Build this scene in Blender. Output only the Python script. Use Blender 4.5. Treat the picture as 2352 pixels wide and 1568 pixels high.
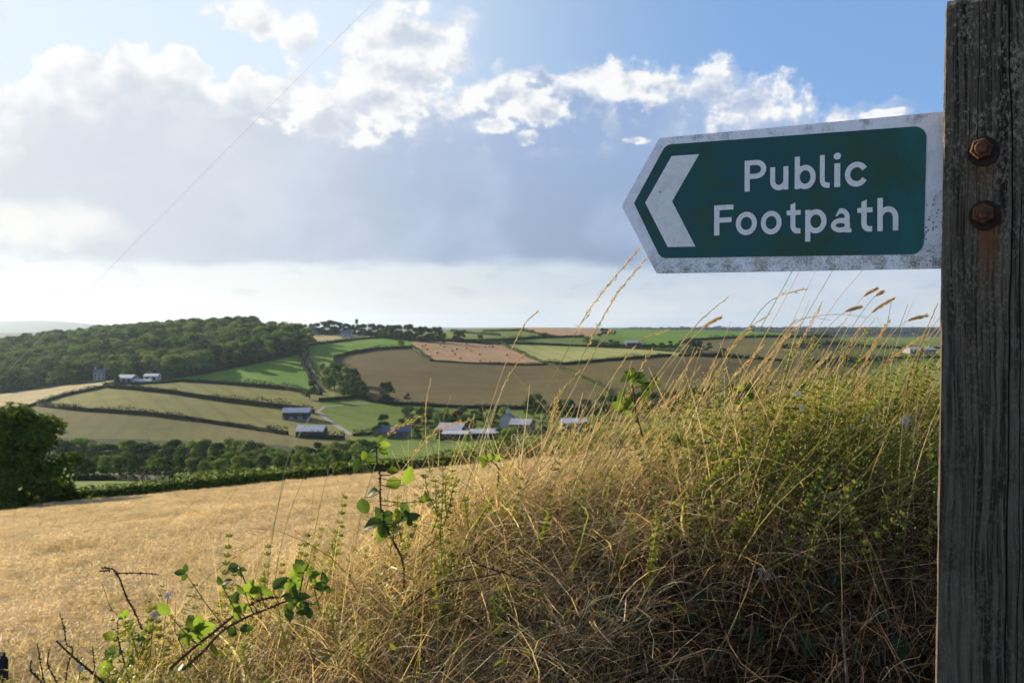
import bpy, math, random
import numpy as np
from mathutils import Vector, Matrix

random.seed(11)
RNG = np.random.default_rng(11)
R = math.radians
scene = bpy.context.scene
for o in list(bpy.data.objects):
    bpy.data.objects.remove(o)

# ------------------------------------------------------------------ camera
W0, F, CX, CY = 2352.0, 2287.0, 1176.0, 784.0      # measurements were taken on a 2352 px wide copy
PITCH = R(0.85)
cam_d = bpy.data.cameras.new('camera')
cam = bpy.data.objects.new('camera', cam_d)
scene.collection.objects.link(cam)
cam.location = (0, 0, 0)
cam.rotation_euler = (R(90) - PITCH, 0, 0)
cam_d.sensor_width = 36.0
cam_d.lens = 36.0 * F / W0
cam_d.clip_start = 0.05
cam_d.clip_end = 60000.0
cam_d.dof.use_dof = True
cam_d.dof.focus_distance = 1.45
cam_d.dof.aperture_fstop = 18.0
scene.camera = cam

# ------------------------------------------------------------------ sun and sky
SUN_AZ, SUN_EL = R(-50.0), R(18.5)                 # azimuth from +Y, negative to the left
S = Vector((math.sin(SUN_AZ) * math.cos(SUN_EL), math.cos(SUN_AZ) * math.cos(SUN_EL), math.sin(SUN_EL)))
sun_d = bpy.data.lights.new('sun', 'SUN')
sun_d.energy = 5.0
sun_d.angle = R(0.6)
sun_d.color = (1.0, 0.85, 0.64)
sun = bpy.data.objects.new('sun', sun_d)
scene.collection.objects.link(sun)
sun.location = S * 100
sun.rotation_euler = S.to_track_quat('Z', 'Y').to_euler()

scene.view_settings.view_transform = 'Standard'
scene.view_settings.look = 'None'
scene.view_settings.exposure = 1.0
scene.view_settings.gamma = 1.0
scene.view_settings.use_curve_mapping = False
scene.render.engine = 'CYCLES'
cy = scene.cycles
cy.use_denoising = True
cy.max_bounces = 4
cy.diffuse_bounces = 1
cy.glossy_bounces = 2
cy.transmission_bounces = 3
cy.transparent_max_bounces = 4
cy.volume_bounces = 0
cy.sample_clamp_indirect = 6.0
cy.use_adaptive_sampling = True
cy.adaptive_threshold = 0.03


class NB:
    """small builder for shader node trees"""
    def __init__(self, nt):
        self.nt = nt

    def new(self, t, **kw):
        n = self.nt.nodes.new(t)
        for k, v in kw.items():
            setattr(n, k, v)
        return n

    def link(self, a, b):
        if isinstance(a, (int, float)):
            b.default_value = a
        elif isinstance(a, (tuple, list)):
            b.default_value = a if len(a) == len(b.default_value) else (*a, 1.0)
        else:
            self.nt.links.new(a, b)

    def m(self, op, a, b=None, c=None, clamp=False):
        n = self.new('ShaderNodeMath', operation=op, use_clamp=clamp)
        self.link(a, n.inputs[0])
        if b is not None:
            self.link(b, n.inputs[1])
        if c is not None:
            self.link(c, n.inputs[2])
        return n.outputs[0]

    def ss(self, a, lo, hi, olo=0.0, ohi=1.0):
        n = self.new('ShaderNodeMapRange', interpolation_type='SMOOTHSTEP')
        self.link(a, n.inputs['Value'])
        self.link(lo, n.inputs['From Min']); self.link(hi, n.inputs['From Max'])
        self.link(olo, n.inputs['To Min']); self.link(ohi, n.inputs['To Max'])
        return n.outputs[0]

    def mix(self, f, a, b, mode='MIX'):
        n = self.new('ShaderNodeMix', data_type='RGBA', blend_type=mode)
        self.link(f, n.inputs[0]); self.link(a, n.inputs[6]); self.link(b, n.inputs[7])
        return n.outputs[2]

    def noise(self, vec, scale, detail=4.0, rough=0.55, dim='3D', w=None):
        n = self.new('ShaderNodeTexNoise', noise_dimensions=dim)
        if vec is not None:
            self.link(vec, n.inputs['Vector'])
        n.inputs['Scale'].default_value = scale
        n.inputs['Detail'].default_value = detail
        n.inputs['Roughness'].default_value = rough
        return n.outputs[0]

    def xyz(self, x, y, z):
        n = self.new('ShaderNodeCombineXYZ')
        self.link(x, n.inputs[0]); self.link(y, n.inputs[1]); self.link(z, n.inputs[2])
        return n.outputs[0]

    def ramp(self, f, stops, interp='LINEAR'):
        n = self.new('ShaderNodeValToRGB')
        n.color_ramp.interpolation = interp
        el = n.color_ramp.elements
        while len(el) < len(stops):
            el.new(0.5)
        for e, (p, c) in zip(el, stops):
            e.position = p
            e.color = (*c, 1.0) if len(c) == 3 else c
        self.link(f, n.inputs[0])
        return n.outputs[0]


def azel(X, Y):
    """direction of a measured point of the sky as azimuth and elevation"""
    u, v = (X - CX) / F, (CY - Y) / F
    d = Vector((u, math.cos(PITCH) + v * math.sin(PITCH), -math.sin(PITCH) + v * math.cos(PITCH))).normalized()
    return math.atan2(d.x, d.y), math.asin(d.z)


def build_world():
    w = bpy.data.worlds.new('World')
    scene.world = w
    w.use_nodes = True
    nt = w.node_tree
    b = NB(nt)
    bg = nt.nodes['Background']
    STR = 0.052
    bg.inputs[1].default_value = STR
    sky = b.new('ShaderNodeTexSky', sky_type='NISHITA')
    sky.sun_disc = False
    sky.sun_elevation = SUN_EL
    sky.sun_rotation = SUN_AZ
    sky.altitude = 150
    sky.air_density = 1.0
    sky.dust_density = 0.6
    sky.ozone_density = 1.5
    tc = b.new('ShaderNodeTexCoord')
    D = tc.outputs['Generated']
    sp = b.new('ShaderNodeSeparateXYZ')
    b.link(D, sp.inputs[0])
    az = b.m('ARCTAN2', sp.outputs[0], sp.outputs[1])
    el = b.m('ARCSINE', sp.outputs[2])
    dt = b.new('ShaderNodeVectorMath', operation='DOT_PRODUCT')
    b.link(D, dt.inputs[0]); dt.inputs[1].default_value = S
    cosg = b.m('MAXIMUM', dt.outputs['Value'], 0.0)
    g1 = b.m('POWER', cosg, 4.0)                       # how close we look to the sun
    g2 = b.m('POWER', cosg, 12.0)
    P = b.xyz(az, b.m('MULTIPLY', el, 1.25), 0.0)
    Pr = b.xyz(b.m('SUBTRACT', az, 0.012), b.m('MULTIPLY_ADD', el, 1.25, 0.016), 0.0)   # a step towards the sun
    n1 = b.noise(P, 7.0, 9.0, 0.56, '2D')
    n2 = b.noise(P, 21.0, 7.0, 0.60, '2D')
    n2s = b.noise(Pr, 21.0, 4.0, 0.55, '2D')
    n3 = b.noise(b.xyz(az, b.m('MULTIPLY', el, 3.5), 3.0), 9.0, 5.0, 0.5)
    relief = b.m('SUBTRACT', n2, n2s)                   # >0 where the billow faces the sun
    # voronoi billows give the cauliflower edge
    vo = b.new('ShaderNodeTexVoronoi', voronoi_dimensions='2D', feature='F1')
    wv = b.new('ShaderNodeVectorMath', operation='ADD')
    wn = b.new('ShaderNodeTexNoise', noise_dimensions='2D')
    b.link(P, wn.inputs['Vector']); wn.inputs['Scale'].default_value = 30.0; wn.inputs['Detail'].default_value = 3.0
    wsc = b.new('ShaderNodeVectorMath', operation='SCALE')
    b.link(wn.outputs['Color'], wsc.inputs[0]); wsc.inputs['Scale'].default_value = 0.022
    b.link(P, wv.inputs[0]); b.link(wsc.outputs[0], wv.inputs[1])
    b.link(wv.outputs[0], vo.inputs['Vector'])
    vo.inputs['Scale'].default_value = 30.0
    vo.inputs['Detail'].default_value = 1.0
    vo.inputs['Roughness'].default_value = 0.55
    bil = b.m('SUBTRACT', 0.45, vo.outputs['Distance'])     # about -0.4 .. 0.45

    # ---- the clear sky, paler towards the sun and the horizon
    skyc = sky.outputs[0]

    # ---- low haze and far cloud just over the horizon
    hz = b.ss(el, 0.13, 0.0)
    low_n = b.ss(n3, 0.38, 0.66)
    cream = (8.9, 8.5, 7.7, 1); cool = (6.2, 6.8, 7.5, 1)
    lowc = b.mix(b.ss(g1, 0.03, 0.42), cool, cream)
    lowc = b.mix(b.m('MULTIPLY', low_n, b.ss(g1, 0.05, 0.5, 0.6, 0.3)), lowc, (8.4, 8.3, 8.2, 1))
    dk = b.ss(b.noise(b.xyz(az, b.m('MULTIPLY', el, 3.0), 7.7), 26.0, 4.0, 0.5), 0.56, 0.68)
    lowc = b.mix(b.m('MULTIPLY', dk, b.m('MULTIPLY', b.ss(el, 0.02, 0.04), 0.45)), lowc, (5.0, 5.3, 5.9, 1))
    col = b.mix(b.m('MULTIPLY', b.ss(g1, 0.0, 0.25, 0.62, 0.35), b.ss(el, 1.1, 0.35, 0.25, 1.0)), skyc, (2.3, 4.6, 9.2, 1))
    # thin pale veil towards the sun
    col = b.mix(b.m('MULTIPLY', b.ss(g1, 0.02, 0.42), 0.86), col, (7.6, 8.7, 9.9, 1))
    col = b.mix(b.m('MULTIPLY', hz, 0.94), col, lowc)

    # ---- A: the big grey bank with a level base
    tops = [(-260, 300), (-60, 250), (40, 235), (70, 175), (130, 150), (230, 140), (300, 118), (380, 128), (455, 150), (490, 200), (560, 195), (650, 190),
            (720, 205), (800, 205), (900, 215), (1000, 225), (1090, 205), (1180, 188), (1290, 185), (1400, 190), (1500, 175), (1560, 215),
            (1640, 225), (1720, 235), (1800, 260), (1870, 290), (1980, 262), (2080, 264), (2200, 280), (2420, 300)]
    a0, a1, e1 = -0.65, 0.65, 0.40
    fc = b.new('ShaderNodeFloatCurve')
    cm = fc.mapping
    cv = cm.curves[0]
    pts = []
    for X, Y in tops:
        a, e = azel(X, Y)
        pts.append(((a - a0) / (a1 - a0), e / e1))
    cv.points[0].location = (0.0, pts[0][1]); cv.points[1].location = (1.0, pts[-1][1])
    for p in pts:
        cv.points.new(*p)
    cm.update()
    b.link(b.m('DIVIDE', b.m('SUBTRACT', az, a0), a1 - a0, clamp=True), fc.inputs['Value'])
    top = b.m('MULTIPLY', fc.outputs[0], e1)
    h = b.m('ADD', b.m('SUBTRACT', top, el), 0.018)
    h = b.m('ADD', h, b.m('MULTIPLY', b.m('SUBTRACT', n1, 0.5), 0.045))
    h = b.m('ADD', h, b.m('MULTIPLY', bil, 0.022))
    h = b.m('ADD', h, b.m('MULTIPLY', b.m('SUBTRACT', n2, 0.5), 0.03))
    base = b.m('SUBTRACT', b.m('MULTIPLY_ADD', b.m('SUBTRACT', n1, 0.5), 0.018, 0.0555), b.ss(az, 0.05, 0.25, 0.0, 0.004))
    aA = b.m('MULTIPLY', b.ss(h, 0.0, b.m('MULTIPLY', b.ss(n1, 0.35, 0.65, 0.006, 0.024), b.ss(g1, 0.14, 0.45, 1.0, 0.5))),
             b.ss(b.m('SUBTRACT', el, base), 0.0, b.ss(n3, 0.3, 0.7, 0.006, 0.02)))
    # a bright break low in the bank towards the sun
    ga, ge = azel(120, 515)
    gx = b.m('DIVIDE', b.m('SUBTRACT', az, ga), 0.085)
    gy = b.m('DIVIDE', b.m('SUBTRACT', el, ge), 0.022)
    gap = b.m('SUBTRACT', 1.0, b.m('ADD', b.m('MULTIPLY', gx, gx), b.m('MULTIPLY', gy, gy)))
    gap = b.ss(b.m('ADD', b.m('ADD', gap, b.m('MULTIPLY', b.m('SUBTRACT', n1, 0.5), 4.0)), b.m('MULTIPLY', b.m('SUBTRACT', n2, 0.5), 2.0)), -0.5, 1.3)
    right_fade = b.ss(az, 0.26, 0.36)                 # the bank thins out to the right
    aA = b.m('MULTIPLY', aA, b.m('MULTIPLY_ADD', right_fade, -0.6, 1.0))
    body = b.mix(b.ss(g1, 0.03, 0.55), (2.9, 4.15, 6.6, 1), (6.3, 6.75, 7.6, 1))
    depth = b.ss(el, 0.05, 0.20)
    body = b.mix(b.m('MULTIPLY', b.m('SUBTRACT', 1.0, depth), b.ss(g1, 0.04, 0.5, 0.75, 0.3)), body,
                 b.mix(b.ss(g1, 0.04, 0.5), (2.75, 3.45, 4.7, 1), (5.5, 5.7, 6.1, 1)))
    body = b.mix(b.ss(n1, 0.42, 0.68, 0.0, 0.60), body, b.mix(b.ss(g1, 0.04, 0.55), (4.0, 5.2, 7.4, 1), (7.2, 7.5, 8.0, 1)))
    near_sun = b.ss(g1, 0.14, 0.48)
    hr = b.m('ADD', h, b.m('MULTIPLY', b.m('SUBTRACT', n2, 0.5), 0.06))
    front = b.ss(dt.outputs['Value'], 0.0, -0.6)
    body = b.mix(b.m('MULTIPLY', front, 0.85), body, (8.6, 8.5, 8.3, 1))  # unseen bank opposite the sun, whitened to brighten the shaded sign
    rim = b.m('MULTIPLY', b.ss(hr, b.m('MULTIPLY_ADD', near_sun, 0.034, 0.022), 0.004), b.m('MULTIPLY_ADD', near_sun, 0.5, 0.5))
    rim = b.m('ADD', rim, b.m('MULTIPLY', relief, b.ss(h, 0.10, 0.0, 0.0, 2.4)), clamp=True)
    cA = b.mix(rim, body, (9.5, 9.5, 9.5, 1))
    cA = b.mix(b.m('MULTIPLY', gap, 0.75), cA, (9.3, 9.1, 8.7, 1))
    col = b.mix(aA, col, cA)

    # ---- B: bright cumulus heads
    blobs = [(975, 95, 125, 72), (1055, 52, 52, 36), (915, 70, 72, 48), (850, 165, 105, 82), (905, 235, 110, 66), (770, 288, 125, 42), (970, 180, 95, 66), (860, 110, 70, 60), (905, 160, 80, 60),
             (1050, 140, 56, 44), (1165, 222, 125, 40), (1240, 252, 66, 32), (1350, 168, 80, 30), (1455, 190, 92, 46), (1530, 200, 60, 34),
             (1640, 200, 80, 54), (1735, 245, 125, 62), (1795, 206, 30, 15), (570, 36, 72, 36), (600, 62, 30, 28), (692, 88, 42, 46),
             (1925, 264, 46, 20), (2000, 263, 30, 10), (2065, 259, 34, 9), (1465, 322, 26, 8), (1132, 288, 56, 17), (1213, 318, 28, 18), (705, 232, 80, 24)]
    fb = None
    for (X, Y, rx, ry) in blobs:
        a, e = azel(X, Y)
        v = b.new('ShaderNodeVectorMath', operation='MULTIPLY_ADD')
        b.link(P, v.inputs[0])
        v.inputs[1].default_value = (F / rx, F / ry / 1.25, 0)
        v.inputs[2].default_value = (-a * F / rx, -e * F / ry, 0)
        l = b.new('ShaderNodeVectorMath', operation='LENGTH')
        b.link(v.outputs[0], l.inputs[0])
        f = l.outputs['Value']
        if fb is None:
            fb = f
        else:
            fb = b.m('SMOOTH_MIN', fb, f, 0.25)
    n4 = b.noise(P, 64.0, 6.0, 0.62, '2D')
    fB = b.m('SUBTRACT', 1.33, fb)
    fB = b.m('ADD', fB, b.m('MULTIPLY', bil, 0.42))
    fB = b.m('ADD', fB, b.m('MULTIPLY', b.m('SUBTRACT', n2, 0.5), 1.2))
    fB = b.m('ADD', fB, b.m('MULTIPLY', b.m('SUBTRACT', n4, 0.5), 0.85))
    # crisp towards the sun, dissolving on the far side
    edge = b.ss(b.m('ADD', n1, b.m('MULTIPLY', relief, -1.2)), 0.38, 0.66, 0.45, 1.45)
    aB = b.ss(fB, -0.05, edge)
    shade = b.m('ADD', b.ss(fB, 0.30, 1.35, 0.0, 0.62), b.m('MULTIPLY', relief, -3.4), clamp=True)
    greyB = b.mix(b.ss(g1, 0.04, 0.55), (4.7, 5.5, 7.0, 1), (7.0, 7.2, 7.7, 1))
    cB = b.mix(shade, (9.5, 9.45, 9.4, 1), greyB)
    col = b.mix(b.m('MULTIPLY', aB, 0.95), col, cB)
    # warm glare close to the sun
    col = b.mix(b.m('MULTIPLY', g2, 0.25), col, (10.5, 9.9, 9.0, 1))
    b.link(col, bg.inputs[0])
    w.cycles.sampling_method = 'MANUAL'
    w.cycles.sample_map_resolution = 512


build_world()

# ------------------------------------------------------------------ shared helpers
ROOT = scene.collection


def tag(o, label=None, cat=None, group=None, kind=None):
    if label: o['label'] = label
    if cat: o['category'] = cat
    if group: o['group'] = group
    if kind: o['kind'] = kind
    return o


def empty(name, loc=(0, 0, 0), rz=0.0):
    o = bpy.data.objects.new(name, None)
    o.empty_display_size = 0.2
    ROOT.objects.link(o)
    o.location = loc
    o.rotation_euler = (0, 0, rz)
    return o


def mesh_np(name, V, faces, mats=(), midx=None, smooth=False):
    """V: (n,3) array; faces: (m,k) array of one size or a list of lists"""
    me = bpy.data.meshes.new(name)
    if isinstance(faces, np.ndarray):
        n, k = faces.shape
        me.vertices.add(len(V))
        me.vertices.foreach_set('co', np.asarray(V, dtype=np.float32).ravel())
        me.loops.add(n * k)
        me.loops.foreach_set('vertex_index', faces.astype(np.int32).ravel())
        me.polygons.add(n)
        me.polygons.foreach_set('loop_start', np.arange(0, n * k, k, dtype=np.int32))
        me.polygons.foreach_set('loop_total', np.full(n, k, dtype=np.int32))
        me.update(calc_edges=True)
        me.validate()
    else:
        me.from_pydata([tuple(v) for v in V], [], faces)
    for m in mats:
        me.materials.append(m)
    if midx is not None:
        me.polygons.foreach_set('material_index', np.asarray(midx, dtype=np.int32))
    if smooth:
        me.polygons.foreach_set('use_smooth', np.ones(len(me.polygons), dtype=bool))
    me.update()
    return me


def link(name, me, parent=None, loc=None):
    o = bpy.data.objects.new(name, me)
    ROOT.objects.link(o)
    if parent is not None:
        o.parent = parent
    if loc is not None:
        o.location = loc
    return o


class MB:
    """collects ribbons, tubes, boxes and polygons into one mesh"""
    def __init__(self):
        self.v, self.f, self.mi = [], [], []

    def add(self, vs, fs, mi=0):
        n = len(self.v)
        self.v.extend([tuple(p) for p in vs])
        self.f.extend([[i + n for i in f] for f in fs])
        self.mi.extend([mi] * len(fs))

    def ribbon(self, pts, widths, side, mi=0):
        """flat blade along pts, side = direction across"""
        vs, fs = [], []
        k = 0
        for p, w in zip(pts, widths):
            s = Vector(side) * (w * 0.5)
            p = Vector(p)
            vs += [p - s, p + s]
        for i in range(len(pts) - 1):
            fs.append([2 * i, 2 * i + 1, 2 * i + 3, 2 * i + 2])
        self.add(vs, fs, mi)

    def tube(self, pts, radii, n=6, mi=0, cap=True):
        pts = [Vector(p) for p in pts]
        vs, fs = [], []
        ref = None
        for i, p in enumerate(pts):
            t = (pts[min(i + 1, len(pts) - 1)] - pts[max(i - 1, 0)])
            t = t.normalized() if t.length > 1e-9 else Vector((0, 0, 1))
            if ref is None:
                ref = t.orthogonal().normalized()
            ref = (ref - t * ref.dot(t)).normalized()
            bi = t.cross(ref)
            for k in range(n):
                a = 2 * math.pi * k / n
                vs.append(p + (ref * math.cos(a) + bi * math.sin(a)) * radii[i])
        for i in range(len(pts) - 1):
            for k in range(n):
                k2 = (k + 1) % n
                fs.append([i * n + k, i * n + k2, (i + 1) * n + k2, (i + 1) * n + k])
        if cap:
            fs.append(list(range(n))[::-1])
            fs.append([(len(pts) - 1) * n + k for k in range(n)])
        self.add(vs, fs, mi)

    def box(self, x0, x1, y0, y1, z0, z1, mi=0):
        vs = [(x, y, z) for z in (z0, z1) for y in (y0, y1) for x in (x0, x1)]
        fs = [[0, 2, 3, 1], [4, 5, 7, 6], [0, 1, 5, 4], [2, 6, 7, 3], [0, 4, 6, 2], [1, 3, 7, 5]]
        self.add(vs, fs, mi)

    def build(self, name, mats, parent=None, smooth=False):
        me = bpy.data.meshes.new(name)
        me.from_pydata(self.v, [], self.f)
        for m in (mats if isinstance(mats, (list, tuple)) else [mats]):
            me.materials.append(m)
        if any(self.mi):
            me.polygons.foreach_set('material_index', self.mi)
        if smooth:
            me.polygons.foreach_set('use_smooth', [True] * len(me.polygons))
        me.update()
        return link(name, me, parent)


def material(name):
    m = bpy.data.materials.new(name)
    m.use_nodes = True
    nt = m.node_tree
    return m, NB(nt), nt.nodes['Principled BSDF']


def leaf_mat(name, stops, trans=0.45, rough=0.6, spec=0.25, obj_random=True, world_scale=None, ow=0.38):
    """foliage: colour differs per leaf and per plant, light shines through it"""
    m = bpy.data.materials.new(name)
    m.use_nodes = True
    nt = m.node_tree
    b = NB(nt)
    pr = nt.nodes['Principled BSDF']
    geo = b.new('ShaderNodeNewGeometry')
    f = geo.outputs['Random Per Island']
    if obj_random:
        oi = b.new('ShaderNodeObjectInfo')
        f = b.m('ADD', b.m('MULTIPLY', f, 1.0 - ow), b.m('MULTIPLY', oi.outputs['Random'], ow))
    c = b.ramp(f, stops)
    if world_scale:
        nz = b.noise(geo.outputs['Position'], world_scale, 2.0)
        c = b.mix(b.ss(nz, 0.35, 0.65), c, b.mix(1.0, c, (0.72, 0.72, 0.66, 1), 'MULTIPLY'))
    b.link(c, pr.inputs['Base Color'])
    pr.inputs['Roughness'].default_value = rough
    pr.inputs['Specular IOR Level'].default_value = spec
    tr = b.new('ShaderNodeBsdfTranslucent')
    b.link(b.mix(1.0, c, (1.25, 1.2, 0.75, 1), 'MULTIPLY'), tr.inputs[0])
    mx = b.new('ShaderNodeMixShader')
    mx.inputs[0].default_value = trans
    nt.links.new(pr.outputs[0], mx.inputs[1])
    nt.links.new(tr.outputs[0], mx.inputs[2])
    nt.links.new(mx.outputs[0], nt.nodes['Material Output'].inputs[0])
    return m


def ray(X, Y):
    u, v = (X - CX) / F, (CY - Y) / F
    return Vector((u, math.cos(PITCH) + v * math.sin(PITCH), -math.sin(PITCH) + v * math.cos(PITCH)))


def at(X, Y, d):
    """the point at depth d (metres along +Y) behind a measured point of the photograph"""
    r = ray(X, Y)
    return r * (d / r.y)


def project(x, y, z):
    fw = y * math.cos(PITCH) - z * math.sin(PITCH)
    up = y * math.sin(PITCH) + z * math.cos(PITCH)
    return CX + F * x / fw, CY - F * up / fw


# ------------------------------------------------------------------ the lie of the land
# Measured profile of the land: for a bearing (photo column) the row at which the ground lies at each depth.
PROFILE = {
    -400: [(200, 1120), (300, 1090), (360, 1075), (430, 1010), (520, 960), (620, 920), (700, 905), (1000, 830), (1250, 815), (1700, 822), (3000, 800), (4500, 772), (6500, 775), (9000, 745), (12000, 750)],
    0: [(200, 1112), (290, 1082), (350, 1070), (420, 1000), (500, 945), (600, 908), (680, 893), (900, 826), (1080, 806), (1300, 812), (2000, 805), (3200, 795), (4500, 765), (6500, 772), (9500, 738), (12000, 745)],
    90: [(200, 1110), (290, 1082), (350, 1070), (420, 1000), (490, 938), (590, 903), (670, 885), (900, 815), (1090, 793), (1300, 800), (2000, 795), (3200, 786), (4500, 763), (6500, 770), (9500, 733), (12000, 745)],
    190: [(200, 1108), (290, 1081), (350, 1070), (410, 1005), (480, 943), (570, 893), (650, 876), (900, 806), (1100, 783), (1300, 790), (2000, 788), (3200, 780), (4500, 762), (6500, 766), (9500, 741), (12000, 748)],
    300: [(200, 1106), (290, 1080), (350, 1070), (400, 1018), (465, 950), (555, 894), (605, 876), (650, 868), (900, 792), (1100, 773), (1400, 785), (2000, 785), (4500, 770), (6500, 764), (9500, 752), (12000, 751)],
    600: [(200, 1088), (300, 1068), (380, 1030), (440, 989), (520, 932), (600, 888), (690, 838), (900, 774), (1060, 758), (1300, 768), (2000, 782), (4500, 775), (9500, 756), (12000, 751)],
    900: [(200, 1075), (330, 1045), (430, 1004), (470, 980), (525, 936), (640, 872), (760, 815), (860, 786), (960, 773), (1100, 765), (1300, 762), (2000, 780), (4500, 772), (9500, 757), (12000, 752)],
    1200: [(200, 1065), (330, 1035), (430, 1003), (470, 975), (520, 938), (620, 888), (720, 838), (880, 792), (960, 776), (1150, 762), (1400, 752.5), (2000, 765), (4500, 770), (9500, 757), (12000, 752)],
    1500: [(200, 1045), (330, 1020), (430, 990), (500, 950), (620, 880), (740, 820), (860, 804), (980, 794), (1150, 774), (1400, 757), (2000, 768), (4500, 758), (6500, 754), (9500, 756), (12000, 752)],
    1800: [(200, 1025), (330, 1000), (430, 965), (520, 925), (640, 875), (760, 825), (950, 792), (1150, 778), (1350, 764), (2000, 776), (3500, 770), (5000, 756), (6500, 752), (9500, 757), (12000, 752)],
    2100: [(200, 1005), (330, 985), (430, 955), (560, 905), (700, 872), (950, 838), (1250, 806), (1700, 786), (2300, 778), (3500, 768), (5000, 758), (6500, 751), (9500, 756), (12000, 752)],
    2400: [(200, 990), (330, 975), (430, 950), (560, 905), (700, 872), (950, 838), (1250, 806), (1700, 788), (2300, 770), (3500, 766), (5000, 757), (6500, 751), (9500, 756), (12000, 752)],
    2900: [(200, 980), (330, 970), (430, 950), (560, 905), (700, 872), (950, 838), (1250, 806), (1700, 785), (2300, 772), (3500, 766), (5000, 757), (6500, 751), (9500, 756), (12000, 752)],
}
CROP = 0.62                                           # height of the standing barley


def barley_top(a, d):
    return -1.8 - d * (0.117 - 0.0925 * np.clip(a, -0.75, 0.75))


LD = np.linspace(math.log(3.0), math.log(12000.0), 900)
DD = np.exp(LD)
COLX = sorted(PROFILE)
COLA = np.array([(X - CX) / F for X in COLX])


def _pchip(x, y, xi):
    x = np.asarray(x, float); y = np.asarray(y, float)
    hh = np.diff(x); dl = np.diff(y) / hh
    m = np.zeros_like(x)
    for i in range(1, len(x) - 1):
        if dl[i - 1] * dl[i] > 0:
            w1, w2 = 2 * hh[i] + hh[i - 1], hh[i] + 2 * hh[i - 1]
            m[i] = (w1 + w2) / (w1 / dl[i - 1] + w2 / dl[i])
    m[0], m[-1] = dl[0], dl[-1]
    k = np.clip(np.searchsorted(x, xi) - 1, 0, len(x) - 2)
    t = (xi - x[k]) / hh[k]
    return ((2 * t**3 - 3 * t**2 + 1) * y[k] + (t**3 - 2 * t**2 + t) * hh[k] * m[k]
            + (-2 * t**3 + 3 * t**2) * y[k + 1] + (t**3 - t**2) * hh[k] * m[k + 1])


def _build_height():
    rows = []
    for X, a in zip(COLX, COLA):
        ds, zs = [], []
        for d in (3, 6, 12, 25, 50, 75, 96):
            ds.append(d); zs.append(float(barley_top(a, d)) - CROP)
        ds.append(112); zs.append(float(barley_top(a, 112)) - 0.4)
        for d, Y in PROFILE[X]:
            ds.append(d); zs.append(at(X, Y, d).z)
        rows.append(_pchip(np.log(ds), zs, LD))
    rows = np.array(rows)                              # columns x depth
    A = np.linspace(-1.3, 1.3, 521)
    Z = np.empty((len(A), len(LD)))
    Ac = np.clip(A, COLA[0], COLA[-1])
    for j in range(len(LD)):
        Z[:, j] = _pchip(COLA, rows[:, j], Ac)
    near = DD < 96
    for j in np.where(near)[0]:
        Z[:, j] = barley_top(A, DD[j]) - CROP
    # soften across bearing, away from the barley
    k = np.exp(-0.5 * (np.arange(-12, 13) / 5.0)**2); k /= k.sum()
    Zs = np.array([np.convolve(np.pad(Z[:, j], 12, 'edge'), k, 'valid') for j in range(len(LD))]).T
    wgt = np.clip((DD - 100) / 80, 0, 1)[None, :]
    Z = Z * (1 - wgt) + Zs * wgt
    # gentle natural unevenness
    aa, dd = A[:, None], DD[None, :]
    un = np.sin(aa * dd / 37 + dd / 53) * np.sin(dd / 41 - aa * dd / 67)
    Z = Z + un * np.clip((dd - 150) / 300, 0, 1) * 0.5 * np.clip(2000 / np.maximum(dd, 1), 0, 1)
    return A, Z


HA, HZ = _build_height()


def ground(x, y):
    """height of the land (arrays welcome), for y > 3"""
    x = np.asarray(x, float); y = np.maximum(np.asarray(y, float), 3.0)
    a = np.clip(x / y, HA[0], HA[-1])
    i = np.clip((a - HA[0]) / (HA[1] - HA[0]), 0, len(HA) - 1.001)
    j = np.clip((np.log(y) - LD[0]) / (LD[1] - LD[0]), 0, len(LD) - 1.001)
    i0, j0 = i.astype(int), j.astype(int)
    fi, fj = i - i0, j - j0
    return ((HZ[i0, j0] * (1 - fi) + HZ[i0 + 1, j0] * fi) * (1 - fj)
            + (HZ[i0, j0 + 1] * (1 - fi) + HZ[i0 + 1, j0 + 1] * fi) * fj)


def hit(X, Y, dmin=110.0, dmax=9000.0):
    """where the sight line through a measured point meets the land"""
    r = ray(X, Y)
    ds = np.exp(np.linspace(math.log(dmin), math.log(dmax), 1600))
    zr = ds * r.z / r.y
    g = ground(ds * r.x / r.y, ds)
    idx = np.where(g >= zr)[0]
    if len(idx) == 0:
        i = int(np.argmin(zr - g))
        d = ds[i]
    else:
        i = int(idx[0])
        if i > 0:
            e0, e1 = zr[i - 1] - g[i - 1], g[i] - zr[i]
            t = e0 / max(e0 + e1, 1e-9)
            d = ds[i - 1] * (1 - t) + ds[i] * t
        else:
            d = ds[0]
    x = d * r.x / r.y
    return Vector((x, d, float(ground(x, d))))


def in_poly(px, py, poly):
    inside = np.zeros(px.shape, bool)
    n = len(poly)
    for i in range(n):
        x1, y1 = poly[i]; x2, y2 = poly[(i + 1) % n]
        c = ((y1 > py) != (y2 > py)) & (px < (x2 - x1) * (py - y1) / ((y2 - y1) if y2 != y1 else 1e-9) + x1)
        inside ^= c
    return inside


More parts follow.
